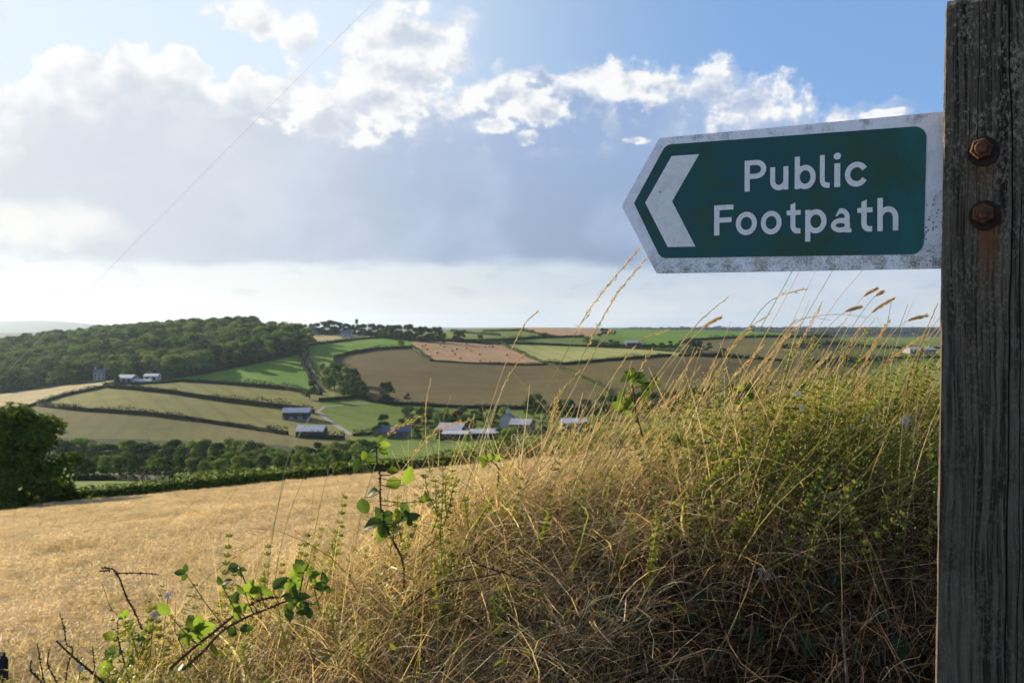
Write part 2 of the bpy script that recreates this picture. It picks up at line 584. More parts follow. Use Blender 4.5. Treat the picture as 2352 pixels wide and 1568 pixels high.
# ------------------------------------------------------------------ field materials
def field_mat(name, c1, c2, c3=None, scale=0.02, stripe=None, fine=0.5):
    m, b, pr = material(name)
    geo = b.new('ShaderNodeNewGeometry')
    P = geo.outputs['Position']
    n = b.noise(P, scale, 6.0, 0.6)
    c = b.mix(b.ss(n, 0.34, 0.66), c1, c2)
    if c3:
        c = b.mix(b.ss(b.noise(P, scale * 0.37, 3.0), 0.50, 0.70), c, c3)
    nf = b.noise(P, fine, 4.0, 0.7)
    nq = b.noise(P, scale * 5.0, 5.0, 0.65)
    c = b.mix(b.ss(nq, 0.42, 0.72, 0.0, 0.75), c, b.mix(1.0, c, (0.72, 0.78, 0.62, 1), 'MULTIPLY'))
    c = b.mix(b.ss(nq, 0.46, 0.26, 0.0, 0.6), c, b.mix(1.0, c, (1.28, 1.16, 1.05, 1), 'MULTIPLY'))
    c = b.mix(b.ss(nf, 0.3, 0.75, 0.0, 0.42), c, b.mix(1.0, c, (0.55, 0.55, 0.5, 1), 'MULTIPLY'))
    if stripe:
        ang, per, amt = stripe
        sp = b.new('ShaderNodeSeparateXYZ'); b.link(P, sp.inputs[0])
        q = b.m('ADD', b.m('MULTIPLY', sp.outputs[0], math.cos(ang)), b.m('MULTIPLY', sp.outputs[1], math.sin(ang)))
        q = b.m('ADD', q, b.m('MULTIPLY', b.noise(P, 0.03, 2.0), 5.0))
        s = b.m('SINE', b.m('MULTIPLY', q, 2 * math.pi / per))
        c = b.mix(b.ss(s, 0.2, 1.0, 0.0, amt), c, b.mix(1.0, c, (0.68, 0.66, 0.6, 1), 'MULTIPLY'))
    b.link(c, pr.inputs['Base Color'])
    pr.inputs['Roughness'].default_value = 0.95
    pr.inputs['Specular IOR Level'].default_value = 0.08
    bp = b.new('ShaderNodeBump'); bp.inputs['Strength'].default_value = 0.6; bp.inputs['Distance'].default_value = 0.25
    b.link(nf, bp.inputs['Height'])
    b.link(bp.outputs[0], pr.inputs['Normal'])
    return m


GREEN = field_mat('grass_bright', (0.090, 0.200, 0.014), (0.118, 0.230, 0.018), (0.165, 0.215, 0.030), 0.02, (0.8, 13, 0.28))
GREEN2 = field_mat('grass_mid', (0.098, 0.155, 0.020), (0.135, 0.184, 0.028), (0.178, 0.182, 0.042), 0.018, (0.8, 13, 0.28))
OLIVE = field_mat('grass_dry', (0.150, 0.148, 0.034), (0.190, 0.178, 0.046), (0.115, 0.145, 0.028), 0.016, (0.5, 12, 0.42))
OLIVE_D = field_mat('grass_rough', (0.104, 0.102, 0.028), (0.142, 0.122, 0.040), (0.116, 0.080, 0.038), 0.014, (0.2, 10, 0.35))
BROWN = field_mat('seeding_grass', (0.106, 0.078, 0.028), (0.134, 0.102, 0.036), (0.134, 0.122, 0.036), 0.012, (1.1, 8, 0.5))
PINK = field_mat('cut_straw', (0.330, 0.205, 0.112), (0.375, 0.240, 0.138), None, 0.012, (0.25, 7, 0.34))
PALE = field_mat('pale_stubble', (0.340, 0.275, 0.135), (0.375, 0.315, 0.165), None, 0.02)
YELLOW = field_mat('ripening_crop', (0.270, 0.290, 0.085), (0.310, 0.315, 0.105), None, 0.01, (0.2, 16, 0.34))
FARG = field_mat('far_grass', (0.105, 0.165, 0.036), (0.135, 0.185, 0.050), (0.180, 0.160, 0.070), 0.004)
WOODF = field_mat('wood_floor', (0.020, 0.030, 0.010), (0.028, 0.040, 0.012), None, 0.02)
FARW = field_mat('far_wooded_land', (0.007, 0.014, 0.010), (0.010, 0.019, 0.012), (0.016, 0.026, 0.013), 0.003, fine=0.02)
SOIL = field_mat('barley_ground', (0.22, 0.15, 0.075), (0.27, 0.19, 0.10), None, 0.2)

# fields: name, material, label, outline on the photograph, depth range
FIELDS = [
    ('barley_field', SOIL, 'ground of the ripe barley field below the hedge bank', None, (0, 97)),
    ('meadow', GREEN2, 'green meadow strip between the barley hedge and the valley trees', [(-400, 1080), (560, 1072), (840, 1040), (1000, 1015), (1600, 1000), (1600, 1130), (-400, 1140)], (97, 425)),
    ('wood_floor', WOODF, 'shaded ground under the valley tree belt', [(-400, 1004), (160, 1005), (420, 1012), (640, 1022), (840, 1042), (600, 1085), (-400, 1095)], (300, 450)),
    ('rough_pasture', OLIVE_D, 'brownish pasture above the valley trees and below the lower hedge', [(-400, 935), (85, 931), (200, 943), (330, 951), (450, 965), (588, 987), (690, 1003), (800, 1000), (830, 1042), (640, 1045), (-400, 1030)], (380, 560)),
    ('dry_pasture', OLIVE, 'pale olive pasture between the two long hedges', [(85, 930), (238, 889), (310, 894), (385, 902), (480, 916), (588, 931), (712, 946), (745, 960), (806, 999), (690, 1003), (588, 987), (450, 965), (330, 951), (200, 943)], (400, 640)),
    ('stubble_field', PALE, 'pale stubble field beside the wood edge on the left', [(-400, 960), (-400, 915), (0, 905), (145, 886), (262, 873), (310, 884), (238, 891), (150, 910), (60, 938)], (400, 760)),
    ('narrow_pasture', OLIVE, 'yellow green pasture strip below the hilltop meadow', [(310, 884), (420, 874), (500, 880), (574, 887), (650, 894), (735, 907), (735, 945), (588, 932), (480, 917), (385, 903)], (480, 660)),
    ('green_meadow', GREEN, 'bright green meadow running up to the wood beside the lane', [(420, 876), (376, 873), (470, 860), (632, 826), (690, 814), (716, 870), (735, 906), (650, 894), (574, 886), (500, 880)], (500, 860)),
    ('hill_meadow', GREEN, 'bright green meadow above the tree clump with curved top hedge', [(700, 800), (730, 790), (808, 780), (870, 776), (946, 779), (946, 798), (864, 803), (803, 811), (770, 821), (768, 846), (745, 870), (724, 858), (706, 830)], (600, 1000)),
    ('brown_field', BROWN, 'brown seeding grass field above the farmstead', [(770, 822), (803, 812), (864, 803), (946, 798), (962, 811), (988, 828), (1084, 834), (1206, 838), (1256, 838), (1310, 856), (1384, 894), (1400, 945), (1063, 937), (905, 928), (835, 915), (800, 868)], (480, 900)),
    ('brown_field', BROWN, 'brown seeding grass field beyond the diagonal hedge', [(1256, 836), (1299, 838), (1382, 829), (1519, 818), (1592, 817), (1699, 822), (2000, 840), (2000, 960), (1390, 945), (1384, 894), (1310, 856)], (480, 900)),
    ('straw_field', PINK, 'pinkish straw field dotted with round bales', [(940, 783), (1020, 783), (1127, 789), (1148, 790), (1197, 811), (1256, 837), (1206, 838), (1084, 834), (988, 828), (962, 811), (946, 797)], (640, 1000)),
    ('ripening_field', YELLOW, 'smooth yellow green crop field between two curved hedges', [(1148, 789), (1229, 790), (1315, 794), (1403, 797), (1497, 803), (1605, 813), (1699, 820), (1592, 817), (1519, 818), (1382, 829), (1299, 837), (1256, 835), (1197, 811)], (640, 1100)),
    ('far_pasture', GREEN2, 'narrow far pasture under a hedge line', [(1000, 780), (1148, 782), (1229, 776), (1315, 773), (1400, 785), (1500, 797), (1605, 812), (1497, 803), (1403, 797), (1315, 794), (1229, 790), (1148, 789), (1020, 783)], (780, 1250)),
    ('far_pasture', GREEN2, 'far sloping pasture below the pink ridge field', [(1000, 764), (1110, 760), (1202, 759), (1266, 773), (1229, 776), (1148, 782), (1000, 780)], (800, 1400)),
    ('ridge_pasture', FARG, 'grass on the skyline ridge', [(1000, 745), (1215, 750), (1202, 759), (1110, 760), (1000, 764)], (900, 1700)),
    ('ridge_stubble', PINK, 'pinkish stubble field on the skyline ridge', [(1205, 745), (1400, 745), (1395, 762), (1350, 772), (1266, 773), (1202, 759)], (900, 1650)),
    ('ridge_meadow', GREEN, 'broad green field rising to the skyline ridge', [(1395, 745), (1700, 745), (1900, 772), (1780, 774), (1589, 782), (1560, 797), (1440, 795), (1395, 780)], (950, 1700)),
    ('brown_field', OLIVE_D, 'brown field on the hill behind the tall grasses', [(1589, 782), (1780, 773), (1930, 782), (1990, 800), (1900, 835), (1699, 820), (1605, 812), (1560, 797)], (700, 1500)),
    ('paddock', GREEN2, 'small green paddock beside the farm track', [(735, 930), (846, 925), (905, 928), (915, 975), (870, 995), (808, 999), (746, 958)], (420, 560)),
    ('hilltop_stubble', PALE, 'pale stubble strip near the hilltop trees', [(719, 770), (800, 768), (876, 773), (808, 780), (730, 791), (712, 792)], (700, 1250)),
    ('hilltop_pasture', OLIVE, 'pale hilltop strip below the skyline trees', [(719, 770), (700, 760), (1000, 764), (1000, 779), (946, 779), (876, 773), (800, 768)], (780, 1350)),
    ('hilltop_stubble', PINK, 'small tan field between the wood and the hilltop cottages', [(608, 752), (668, 756), (664, 772), (606, 768)], (800, 1250)),
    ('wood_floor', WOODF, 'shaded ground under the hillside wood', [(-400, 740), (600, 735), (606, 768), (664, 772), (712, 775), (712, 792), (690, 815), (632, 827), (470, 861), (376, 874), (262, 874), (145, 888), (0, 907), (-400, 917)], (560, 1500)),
    ('valley_pasture', GREEN2, 'pale green valley pastures seen between the tall grasses', [(1780, 770), (2500, 770), (2500, 862), (1990, 862), (1930, 840), (1990, 800)], (600, 2600)),
    ('far_hills', FARW, 'distant hazy wooded hills along the horizon', None, (2300, 13000)),
    ('valley_grass', GREEN2, 'grass on the valley floor around the farmstead', None, (0, 13000)),
]


def build_land():
    a = np.concatenate([np.linspace(-1.3, -0.62, 20, endpoint=False), np.linspace(-0.62, 0.62, 640), np.linspace(0.62, 1.3, 21)[1:]])
    d = np.concatenate([np.geomspace(3.6, 92, 46, endpoint=False), np.linspace(92, 100, 6, endpoint=False), np.geomspace(100, 340, 44, endpoint=False),
                        np.linspace(340, 1420, 330, endpoint=False), np.geomspace(1420, 12000, 60)])
    na, nd = len(a), len(d)
    AA, DDD = np.meshgrid(a, d, indexing='ij')
    X = AA * DDD
    Z = ground(X, DDD)
    V = np.stack([X, DDD, Z], -1).reshape(-1, 3)
    i, j = np.meshgrid(np.arange(na - 1), np.arange(nd - 1), indexing='ij')
    q = np.stack([i * nd + j, (i + 1) * nd + j, (i + 1) * nd + j + 1, i * nd + j + 1], -1).reshape(-1, 4)
    cen = V[q].mean(1)
    px, py = project(cen[:, 0], cen[:, 1], cen[:, 2])
    owner = np.full(len(q), -1)
    for k, (nm, mt, lb, poly, (d0, d1)) in enumerate(FIELDS):
        ok = (owner < 0) & (cen[:, 1] >= d0) & (cen[:, 1] < d1)
        if poly is not None:
            ok &= in_poly(px, py, poly)
        owner[ok] = k
    for k, (nm, mt, lb, poly, rng_) in enumerate(FIELDS):
        f = q[owner == k]
        if len(f) == 0:
            continue
        u, inv = np.unique(f, return_inverse=True)
        me = mesh_np(nm, V[u], inv.reshape(-1, 4), [mt], smooth=True)
        tag(link(nm, me), lb, 'field', kind='structure')


build_land()


# ------------------------------------------------------------------ instancing of uncountable stuff
def scatter(name, pts, rots, scls, idx, protos, label, cat):
    """one 'stuff' object: points carrying copies of the prototype meshes"""
    n = len(pts)
    me = bpy.data.meshes.new(name)
    me.vertices.add(n)
    me.vertices.foreach_set('co', np.asarray(pts, np.float32).ravel())
    for nm, ty, dat, key in (('rot', 'FLOAT_VECTOR', np.asarray(rots, np.float32), 'vector'),
                             ('scl', 'FLOAT', np.asarray(scls, np.float32), 'value'),
                             ('pick', 'INT', np.asarray(idx, np.int32), 'value')):
        at_ = me.attributes.new(nm, ty, 'POINT')
        at_.data.foreach_set(key, dat.ravel())
    o = link(name, me)
    coll = bpy.data.collections.new(name + '_pieces')
    for k, p in enumerate(protos):
        p.name = '%s_piece_%02d' % (name, k)                  # pieces are picked in the order of their names
        coll.objects.link(p)
    ng = bpy.data.node_groups.new(name + '_scatter', 'GeometryNodeTree')
    ng.interface.new_socket('Geometry', in_out='INPUT', socket_type='NodeSocketGeometry')
    ng.interface.new_socket('Geometry', in_out='OUTPUT', socket_type='NodeSocketGeometry')
    gi = ng.nodes.new('NodeGroupInput'); go = ng.nodes.new('NodeGroupOutput')
    iop = ng.nodes.new('GeometryNodeInstanceOnPoints')
    ci = ng.nodes.new('GeometryNodeCollectionInfo')
    ci.inputs['Collection'].default_value = coll
    ci.inputs['Separate Children'].default_value = True
    ci.inputs['Reset Children'].default_value = True
    iop.inputs['Pick Instance'].default_value = True

    def named(nm, ty):
        q = ng.nodes.new('GeometryNodeInputNamedAttribute')
        q.data_type = ty
        q.inputs['Name'].default_value = nm
        return q.outputs['Attribute']
    L = ng.links.new
    L(gi.outputs[0], iop.inputs['Points'])
    L(ci.outputs[0], iop.inputs['Instance'])
    L(named('pick', 'INT'), iop.inputs['Instance Index'])
    e2r = ng.nodes.new('FunctionNodeEulerToRotation')
    L(named('rot', 'FLOAT_VECTOR'), e2r.inputs[0])
    L(e2r.outputs[0], iop.inputs['Rotation'])
    L(named('scl', 'FLOAT'), iop.inputs['Scale'])
    L(iop.outputs[0], go.inputs[0])
    md = o.modifiers.new('scatter', 'NODES')
    md.node_group = ng
    tag(o, label, cat, kind='stuff')
    return o


def proto(name, mb, mats, smooth=False):
    me = bpy.data.meshes.new(name)
    me.from_pydata(mb.v, [], mb.f)
    for m in (mats if isinstance(mats, (list, tuple)) else [mats]):
        me.materials.append(m)
    if any(mb.mi):
        me.polygons.foreach_set('material_index', mb.mi)
    if smooth:
        me.polygons.foreach_set('use_smooth', [True] * len(me.polygons))
    return bpy.data.objects.new(name, me)


def quads(C, N, size, rng, aspect=0.75):
    """leaf faces at C with normals near N"""
    n = len(C)
    N = N / np.maximum(np.linalg.norm(N, axis=1, keepdims=True), 1e-6)
    r = rng.normal(size=(n, 3))
    U = np.cross(N, r); U /= np.maximum(np.linalg.norm(U, axis=1, keepdims=True), 1e-6)
    W = np.cross(N, U)
    s = (size * rng.uniform(0.6, 1.3, n))[:, None] if np.ndim(size) == 0 else size[:, None]
    V = np.stack([C - U * s, C - W * s * aspect + N * s * 0.15, C + U * s, C + W * s * aspect + N * s * 0.15], 1).reshape(-1, 3)
    Fq = np.arange(n * 4).reshape(-1, 4)
    return V, Fq


# ------------------------------------------------------------------ trees
BARK = field_mat('bark', (0.07, 0.055, 0.04), (0.11, 0.09, 0.065), None, 3.0, fine=20)
L_DARK = leaf_mat('leaves_dark', [(0.0, (0.025, 0.057, 0.013)), (0.5, (0.048, 0.093, 0.019)), (1.0, (0.100, 0.149, 0.028))], 0.24, rough=0.8, spec=0.06, ow=0.7)
L_MID = leaf_mat('leaves_mid', [(0.0, (0.058, 0.120, 0.024)), (0.5, (0.107, 0.190, 0.035)), (1.0, (0.203, 0.270, 0.054))], 0.32, rough=0.8, spec=0.06, ow=0.7)
L_PALE = leaf_mat('leaves_pale', [(0.0, (0.086, 0.130, 0.038)), (0.5, (0.138, 0.189, 0.055)), (1.0, (0.223, 0.258, 0.077))], 0.32, rough=0.8, spec=0.06, ow=0.7)
L_COPPER = leaf_mat('leaves_copper', [(0.0, (0.05, 0.022, 0.018)), (0.6, (0.085, 0.035, 0.025)), (1.0, (0.13, 0.06, 0.035))], 0.25, rough=0.8, spec=0.06)
L_NEAR = leaf_mat('leaves_near_tree', [(0.0, (0.031, 0.062, 0.008)), (0.5, (0.065, 0.112, 0.013)), (1.0, (0.145, 0.195, 0.022))], 0.45, rough=0.8, spec=0.06)


def crown_mesh(name, width, n_lobes, n_leaf, size, mat, seed, z0=0.04, shape='round'):
    rng = np.random.default_rng(seed)
    Cs, Ns = [], []
    for k in range(n_lobes):
        t = rng.uniform(0, 1)
        ph = rng.uniform(0, 2 * math.pi)
        if shape == 'cone':
            zc = z0 + (1 - z0) * t * 0.92
            rr = width * 0.5 * (1 - t) * 0.85
            rad = np.array([0.16, 0.16, 0.12]) * (1.1 - 0.7 * t)
            c = np.array([math.cos(ph) * rr, math.sin(ph) * rr, zc])
        elif shape == 'dome':
            t = t**1.25
            zc = z0 + (1 - z0) * (0.06 + 0.80 * t)
            rr = width * 0.5 * (1 - t)**0.6 * rng.uniform(0.25, 1.0)
            s = rng.uniform(0.07, 0.17)
            rad = np.array([s * 1.1, s * 1.1, s * 0.85])
            c = np.array([math.cos(ph) * rr, math.sin(ph) * rr, zc])
        else:
            zc = z0 + (1 - z0) * (0.12 + 0.73 * t)
            prof = math.sqrt(max(0.0, 1 - ((zc - (z0 + 0.36 * (1 - z0))) / (0.62 * (1 - z0)))**2))
            rr = width * 0.5 * prof * rng.uniform(0.35, 0.78)
            s = rng.uniform(0.13, 0.23) * (0.7 + 0.3 * width)
            rad = np.array([s * 1.1, s * 1.1, s * 0.85])
            c = np.array([math.cos(ph) * rr, math.sin(ph) * rr, zc])
        m = n_leaf // n_lobes
        d = rng.normal(size=(m, 3)); d /= np.linalg.norm(d, axis=1, keepdims=True)
        d[:, 2] = np.where(d[:, 2] < -0.35, -d[:, 2] * 0.6, d[:, 2])
        rsc = rng.uniform(0.55, 1.08, (m, 1))**0.6
        Cs.append(c + d * rad * rsc)
        Ns.append(d + rng.normal(size=(m, 3)) * 0.38)
    C = np.concatenate(Cs); N = np.concatenate(Ns)
    C[:, 2] = np.clip(C[:, 2], 0.02, None)
    C[:, 2] *= 1.0 / C[:, 2].max()
    V, Fq = quads(C, N, size, rng)
    return mesh_np(name, V, Fq, [mat])


def trunk_mesh(name, seed, r=0.028, h=0.6):
    rnd = random.Random(seed)
    mb = MB()
    mb.tube([(0, 0, -0.03), (0.004, 0, 0.05), (0.01, 0.004, 0.25), (0.004, 0.01, h)], [r * 1.35, r, r * 0.75, r * 0.28], 7)
    for k in range(5):
        a = k * 1.26 + rnd.uniform(-0.3, 0.3)
        z = rnd.uniform(0.16, 0.4)
        L = rnd.uniform(0.16, 0.28)
        mb.tube([(0.005, 0, z), (math.cos(a) * L * 0.5, math.sin(a) * L * 0.5, z + 0.10), (math.cos(a) * L, math.sin(a) * L, z + 0.25)], [r * 0.5, r * 0.33, r * 0.12], 5)
    me = bpy.data.meshes.new(name)
    me.from_pydata(mb.v, [], mb.f)
    me.materials.append(BARK)
    return me


TREES = {
    0: [crown_mesh('crown_dark', 0.95, 16, 1500, 0.042, L_DARK, 1), crown_mesh('crown_dark_b', 0.82, 14, 1500, 0.042, L_DARK, 2)],
    1: [crown_mesh('crown_mid', 1.0, 17, 1500, 0.042, L_MID, 3), crown_mesh('crown_mid_b', 0.85, 15, 1500, 0.042, L_MID, 4)],
    3: [crown_mesh('crown_pale', 0.9, 15, 1400, 0.042, L_PALE, 5), crown_mesh('crown_pale_b', 0.75, 13, 1300, 0.042, L_PALE, 6)],
    4: [crown_mesh('crown_copper', 0.95, 14, 1300, 0.042, L_COPPER, 7)],
    5: [crown_mesh('crown_cone', 0.5, 26, 1400, 0.038, L_DARK, 8, 0.04, 'cone')],
}
TRUNKS = [trunk_mesh('trunk', 1), trunk_mesh('trunk_b', 2)]
_rt = random.Random(5)


def tree(name, pos, h, wf, kind, label, group=None, cat='tree'):
    o = empty(name, pos, _rt.uniform(0, 6.28))
    o.scale = (h * wf, h * wf, h)
    tag(o, label, cat, group)
    link('crown', _rt.choice(TREES[kind]), o)
    link('trunk', _rt.choice(TRUNKS), o)
    return o


def tree_px(X, Y, hpx, wf, kind, label, group=None, name='tree'):
    p = hit(X, Y)
    p.z -= 0.2
    return tree(name, p, hpx / F * p.y, wf, kind, label, group)


# ------------------------------------------------------------------ hedges
HEDGE_L = leaf_mat('hedge_leaves', [(0.0, (0.009, 0.018, 0.005)), (0.5, (0.017, 0.032, 0.008)), (1.0, (0.038, 0.057, 0.014))], 0.12, rough=0.8, spec=0.06)
HEDGE_P = leaf_mat('hedge_leaves_pale', [(0.0, (0.045, 0.065, 0.018)), (0.5, (0.080, 0.100, 0.030)), (1.0, (0.140, 0.145, 0.055))], 0.15, rough=0.8, spec=0.06)
HEDGE_N = leaf_mat('hedge_leaves_near', [(0.0, (0.041, 0.075, 0.011)), (0.5, (0.098, 0.143, 0.021)), (1.0, (0.234, 0.262, 0.045))], 0.35, rough=0.8, spec=0.06)


def hedge_mesh(name, P, h, w, per_m, size, mat, seed, hv=0.35, gaps=0.0):
    """P: list of ground points along the hedge"""
    rng = np.random.default_rng(seed)
    P = np.array([tuple(p) for p in P])
    seg = np.linalg.norm(np.diff(P[:, :2], axis=0), axis=1)
    cum = np.concatenate([[0], np.cumsum(seg)])
    L = cum[-1]
    n = int(L * per_m)
    s = rng.uniform(0, L, n)
    x = np.interp(s, cum, P[:, 0]); y = np.interp(s, cum, P[:, 1])
    x = x + 0.6 * np.sin(s / 11.0 + seed)
    # direction across
    tx = np.interp(s + 0.5, cum, P[:, 0]) - np.interp(s - 0.5, cum, P[:, 0])
    ty = np.interp(s + 0.5, cum, P[:, 1]) - np.interp(s - 0.5, cum, P[:, 1])
    tl = np.maximum(np.hypot(tx, ty), 1e-6)
    nx, ny = -ty / tl, tx / tl
    hh = h * (1 + hv * (np.sin(s / 5.1 + seed) * 0.4 + np.sin(s / 13.7 + 2 * seed) * 0.5 + np.sin(s / 2.3 + 3 * seed) * 0.25 + np.sin(s / 31.0 + seed) * 0.4))
    if gaps > 0:
        hh = hh * np.where(np.sin(s / 17.0 + seed * 3) > 1 - gaps, 0.35, 1.0)
    th = rng.uniform(0.0, math.pi, n)
    rr = rng.uniform(0.55, 1.05, n)
    off = np.cos(th) * w * rr
    zz = np.sin(th)**0.7 * hh * rr
    X = x + nx * off; Y = y + ny * off
    g = ground(X, Y)
    C = np.stack([X, Y, g + zz], 1)
    N = np.stack([nx * np.cos(th), ny * np.cos(th), np.sin(th)], 1) + rng.normal(size=(n, 3)) * 0.5
    V, Fq = quads(C, N, size, rng)
    # woody core so that no light shows through
    ns = max(2, int(L / 2.0))
    sc = np.linspace(0, L, ns)
    cx = np.interp(sc, cum, P[:, 0]) + 0.6 * np.sin(sc / 11.0 + seed); cyy = np.interp(sc, cum, P[:, 1])
    tx = np.gradient(cx); ty = np.gradient(cyy); tl = np.maximum(np.hypot(tx, ty), 1e-6)
    nx, ny = -ty / tl, tx / tl
    hc = h * 0.62
    if gaps > 0:
        hc = hc * np.where(np.sin(sc / 17.0 + seed * 3) > 1 - gaps, 0.35, 1.0)
    gz = ground(cx, cyy)
    q = 0.5 * w
    core = np.stack([np.stack([cx + nx * q, cyy + ny * q, gz - 0.3], 1), np.stack([cx + nx * q * 0.7, cyy + ny * q * 0.7, gz + hc], 1),
                     np.stack([cx - nx * q * 0.7, cyy - ny * q * 0.7, gz + hc], 1), np.stack([cx - nx * q, cyy - ny * q, gz - 0.3], 1)], 1).reshape(-1, 3)
    cf = []
    for k in range(3):
        i = np.arange(ns - 1) * 4 + k
        cf.append(np.stack([i, i + 1, i + 5, i + 4], 1))
    cf = np.concatenate(cf) + len(V)
    return mesh_np(name, np.concatenate([V, core]), np.concatenate([Fq, cf]), [mat])


_hs = [0]


def hedge(px, label, h=2.9, w=1.5, per_m=17, size=0.36, mat=None, name='hedge', hv=0.5, gaps=0.0, cat='hedge'):
    _hs[0] += 1
    pts = []
    for (x0, y0), (x1, y1) in zip(px[:-1], px[1:]):
        n = max(2, int(max(abs(x1 - x0), abs(y1 - y0)) / 12))
        for k in range(n):
            t = k / n
            pts.append(hit(x0 + (x1 - x0) * t, y0 + (y1 - y0) * t))
    pts.append(hit(*px[-1]))
    o = link(name, hedge_mesh(name, pts, h, w, per_m, size, mat or HEDGE_L, _hs[0], hv, gaps))
    return tag(o, label, cat)


hedge([(85, 933), (200, 944), (330, 952), (450, 966), (588, 988), (662, 999)], 'long dark hedge between the pale olive pasture and the brownish pasture', 2.7)
hedge([(30, 944), (85, 930), (150, 909), (238, 890)], 'dark hedge climbing between the pale stubble and the olive pasture', 2.3)
hedge([(238, 890), (310, 895), (385, 903), (480, 917), (588, 931), (700, 944), (722, 950)], 'tall uneven hedge above the pale olive pasture', 3.6, 1.6, 20, 0.38, hv=0.5)
hedge([(246, 883), (310, 883), (376, 879), (424, 875)], 'low hedge in front of the white valley house', 2.0)
hedge([(420, 877), (500, 881), (574, 887), (650, 894), (735, 907)], 'dark bushy hedge under the bright green meadow', 3.2, 1.6, 20, 0.38, hv=0.5)
hedge([(690, 817), (700, 845), (716, 876), (732, 900)], 'hedge along the left side of the sunken lane', 2.6, 1.2)
hedge([(704, 806), (711, 835), (722, 857), (742, 882)], 'hedge along the right side of the sunken lane', 2.6, 1.2, mat=HEDGE_P)
hedge([(694, 797), (730, 791), (808, 781), (870, 776), (946, 780)], 'thin hedge curving over the top of the hill meadow', 2.4)
hedge([(945, 799), (864, 803), (803, 812), (772, 822), (768, 836), (774, 850)], 'dark hedge bending round the corner of the brown field', 3.0, 1.4)
hedge([(946, 797), (955, 805), (968, 817), (990, 829)], 'pale weedy hedge between the brown field and the straw field', 2.6, 1.8, mat=HEDGE_P)
hedge([(990, 829), (1084, 835), (1206, 839), (1256, 838)], 'thin straight hedge under the straw field with bales', 1.6, 0.9)
hedge([(939, 783), (1020, 784), (1127, 790), (1150, 790)], 'dark hedge along the top of the straw field', 2.4)
hedge([(1148, 789), (1197, 812), (1256, 836)], 'pale hedge on the slope beside the straw field', 2.2, 1.8, mat=HEDGE_P)
hedge([(1256, 836), (1299, 838), (1382, 830), (1519, 819), (1545, 818)], 'dark hedge under the yellow green crop', 3.2, 1.5)
hedge([(1558, 818), (1592, 818), (1699, 822), (1800, 830)], 'dark hedge under the crop beyond the gateway gap', 3.0, 1.5)
hedge([(1148, 789), (1229, 791), (1315, 795), (1403, 798), (1497, 804), (1605, 814), (1700, 821)], 'long hedge above the yellow green crop', 2.8, 1.5)
hedge([(1010, 783), (1148, 783), (1229, 777), (1269, 775), (1340, 774)], 'thin far hedge running below the pink ridge field', 3.0, 1.5)
hedge([(1110, 761), (1202, 760), (1266, 774)], 'thin far hedge dropping beside the pink ridge field', 2.6, 1.5)
hedge([(1035, 762), (1110, 768), (1148, 771)], 'thin hedge across the far ridge pasture', 2.6, 1.5)
hedge([(1340, 785), (1400, 795), (1470, 797), (1560, 799)], 'hedge with bushes under the broad ridge meadow', 4.0, 2.2, hv=0.8)
hedge([(1560, 790), (1589, 782), (1680, 777), (1780, 774), (1920, 775)], 'dark hedge between the ridge meadow and the brown hill field', 3.6, 1.8)
hedge([(1262, 838), (1310, 857), (1384, 895), (1405, 915)], 'broad green hedge running diagonally down the brown slope', 2.8, 2.2, mat=HEDGE_P)
hedge([(904, 929), (1063, 937), (1180, 939), (1290, 941), (1400, 944)], 'dark hedge between the brown field and the farmstead gardens', 2.6, 1.5)
hedge([(735, 921), (789, 918), (824, 913), (859, 924), (904, 929)], 'bushy hedge along the upper side of the paddock', 3.0, 1.5, hv=0.6)
hedge([(690, 1006), (740, 1008), (789, 1009)], 'clipped hedge in front of the lower white roofed barn', 2.8, 1.4)
hedge([(808, 1001), (867, 996), (925, 1000)], 'clipped hedge between the paddock and the meadow', 1.8, 1.0)
hedge([(719, 766), (800, 768), (876, 773), (946, 776)], 'thin hedge below the hilltop trees', 2.4)
hedge([(170, 1104), (260, 1103), (340, 1104), (392, 1107)], 'low dark hedge across the green valley strip', 2.0, 1.2, 14, 0.3)
hedge([(1800, 800), (1900, 790), (2050, 800), (2200, 800)], 'hedge crossing the valley pastures behind the tall grasses', 4.0, 2.2)
hedge([(1850, 835), (1990, 828), (2100, 822), (2300, 822)], 'lower hedge crossing the valley pastures behind the tall grasses', 4.0, 2.2)

# the wooded skyline far off to the right
for yy, a0_, a1_, lab in ((4900.0, 0.10, 0.60, 'far blue wood along the horizon behind the valley pastures'), (3700.0, 0.22, 0.62, 'nearer dark wood below the blue horizon wood')):
    _p = [Vector((a * yy, yy, 0)) for a in np.linspace(a0_, a1_, 120)]
    o = link('far_wood', hedge_mesh('far_wood', _p, 11.0, 60.0, 1.6, 6.0, HEDGE_L, 61 + int(yy), 0.35))
    tag(o, lab, 'woodland', kind='stuff')

# the hedge at the bottom of the barley, near enough to show its leaves
_pts = [Vector((a * 98.5, 98.5, 0)) for a in np.linspace(-0.85, 0.45, 120)]
o = link('barley_hedge', hedge_mesh('barley_hedge', _pts, 2.5, 1.0, 190, 0.15, HEDGE_N, 41, 0.22))
tag(o, 'low leafy green hedge along the far edge of the barley field', 'hedge')

# ------------------------------------------------------------------ trees one by one
TONE = {0: 'dark green', 1: 'mid green', 3: 'pale olive', 4: 'copper', 5: 'dark'}


def girth(wf, h):
    return ('tall ' if h > 47 else 'low ' if h < 36 else '') + ('spreading' if wf > 1.08 else 'narrow' if wf < 0.95 else 'rounded')


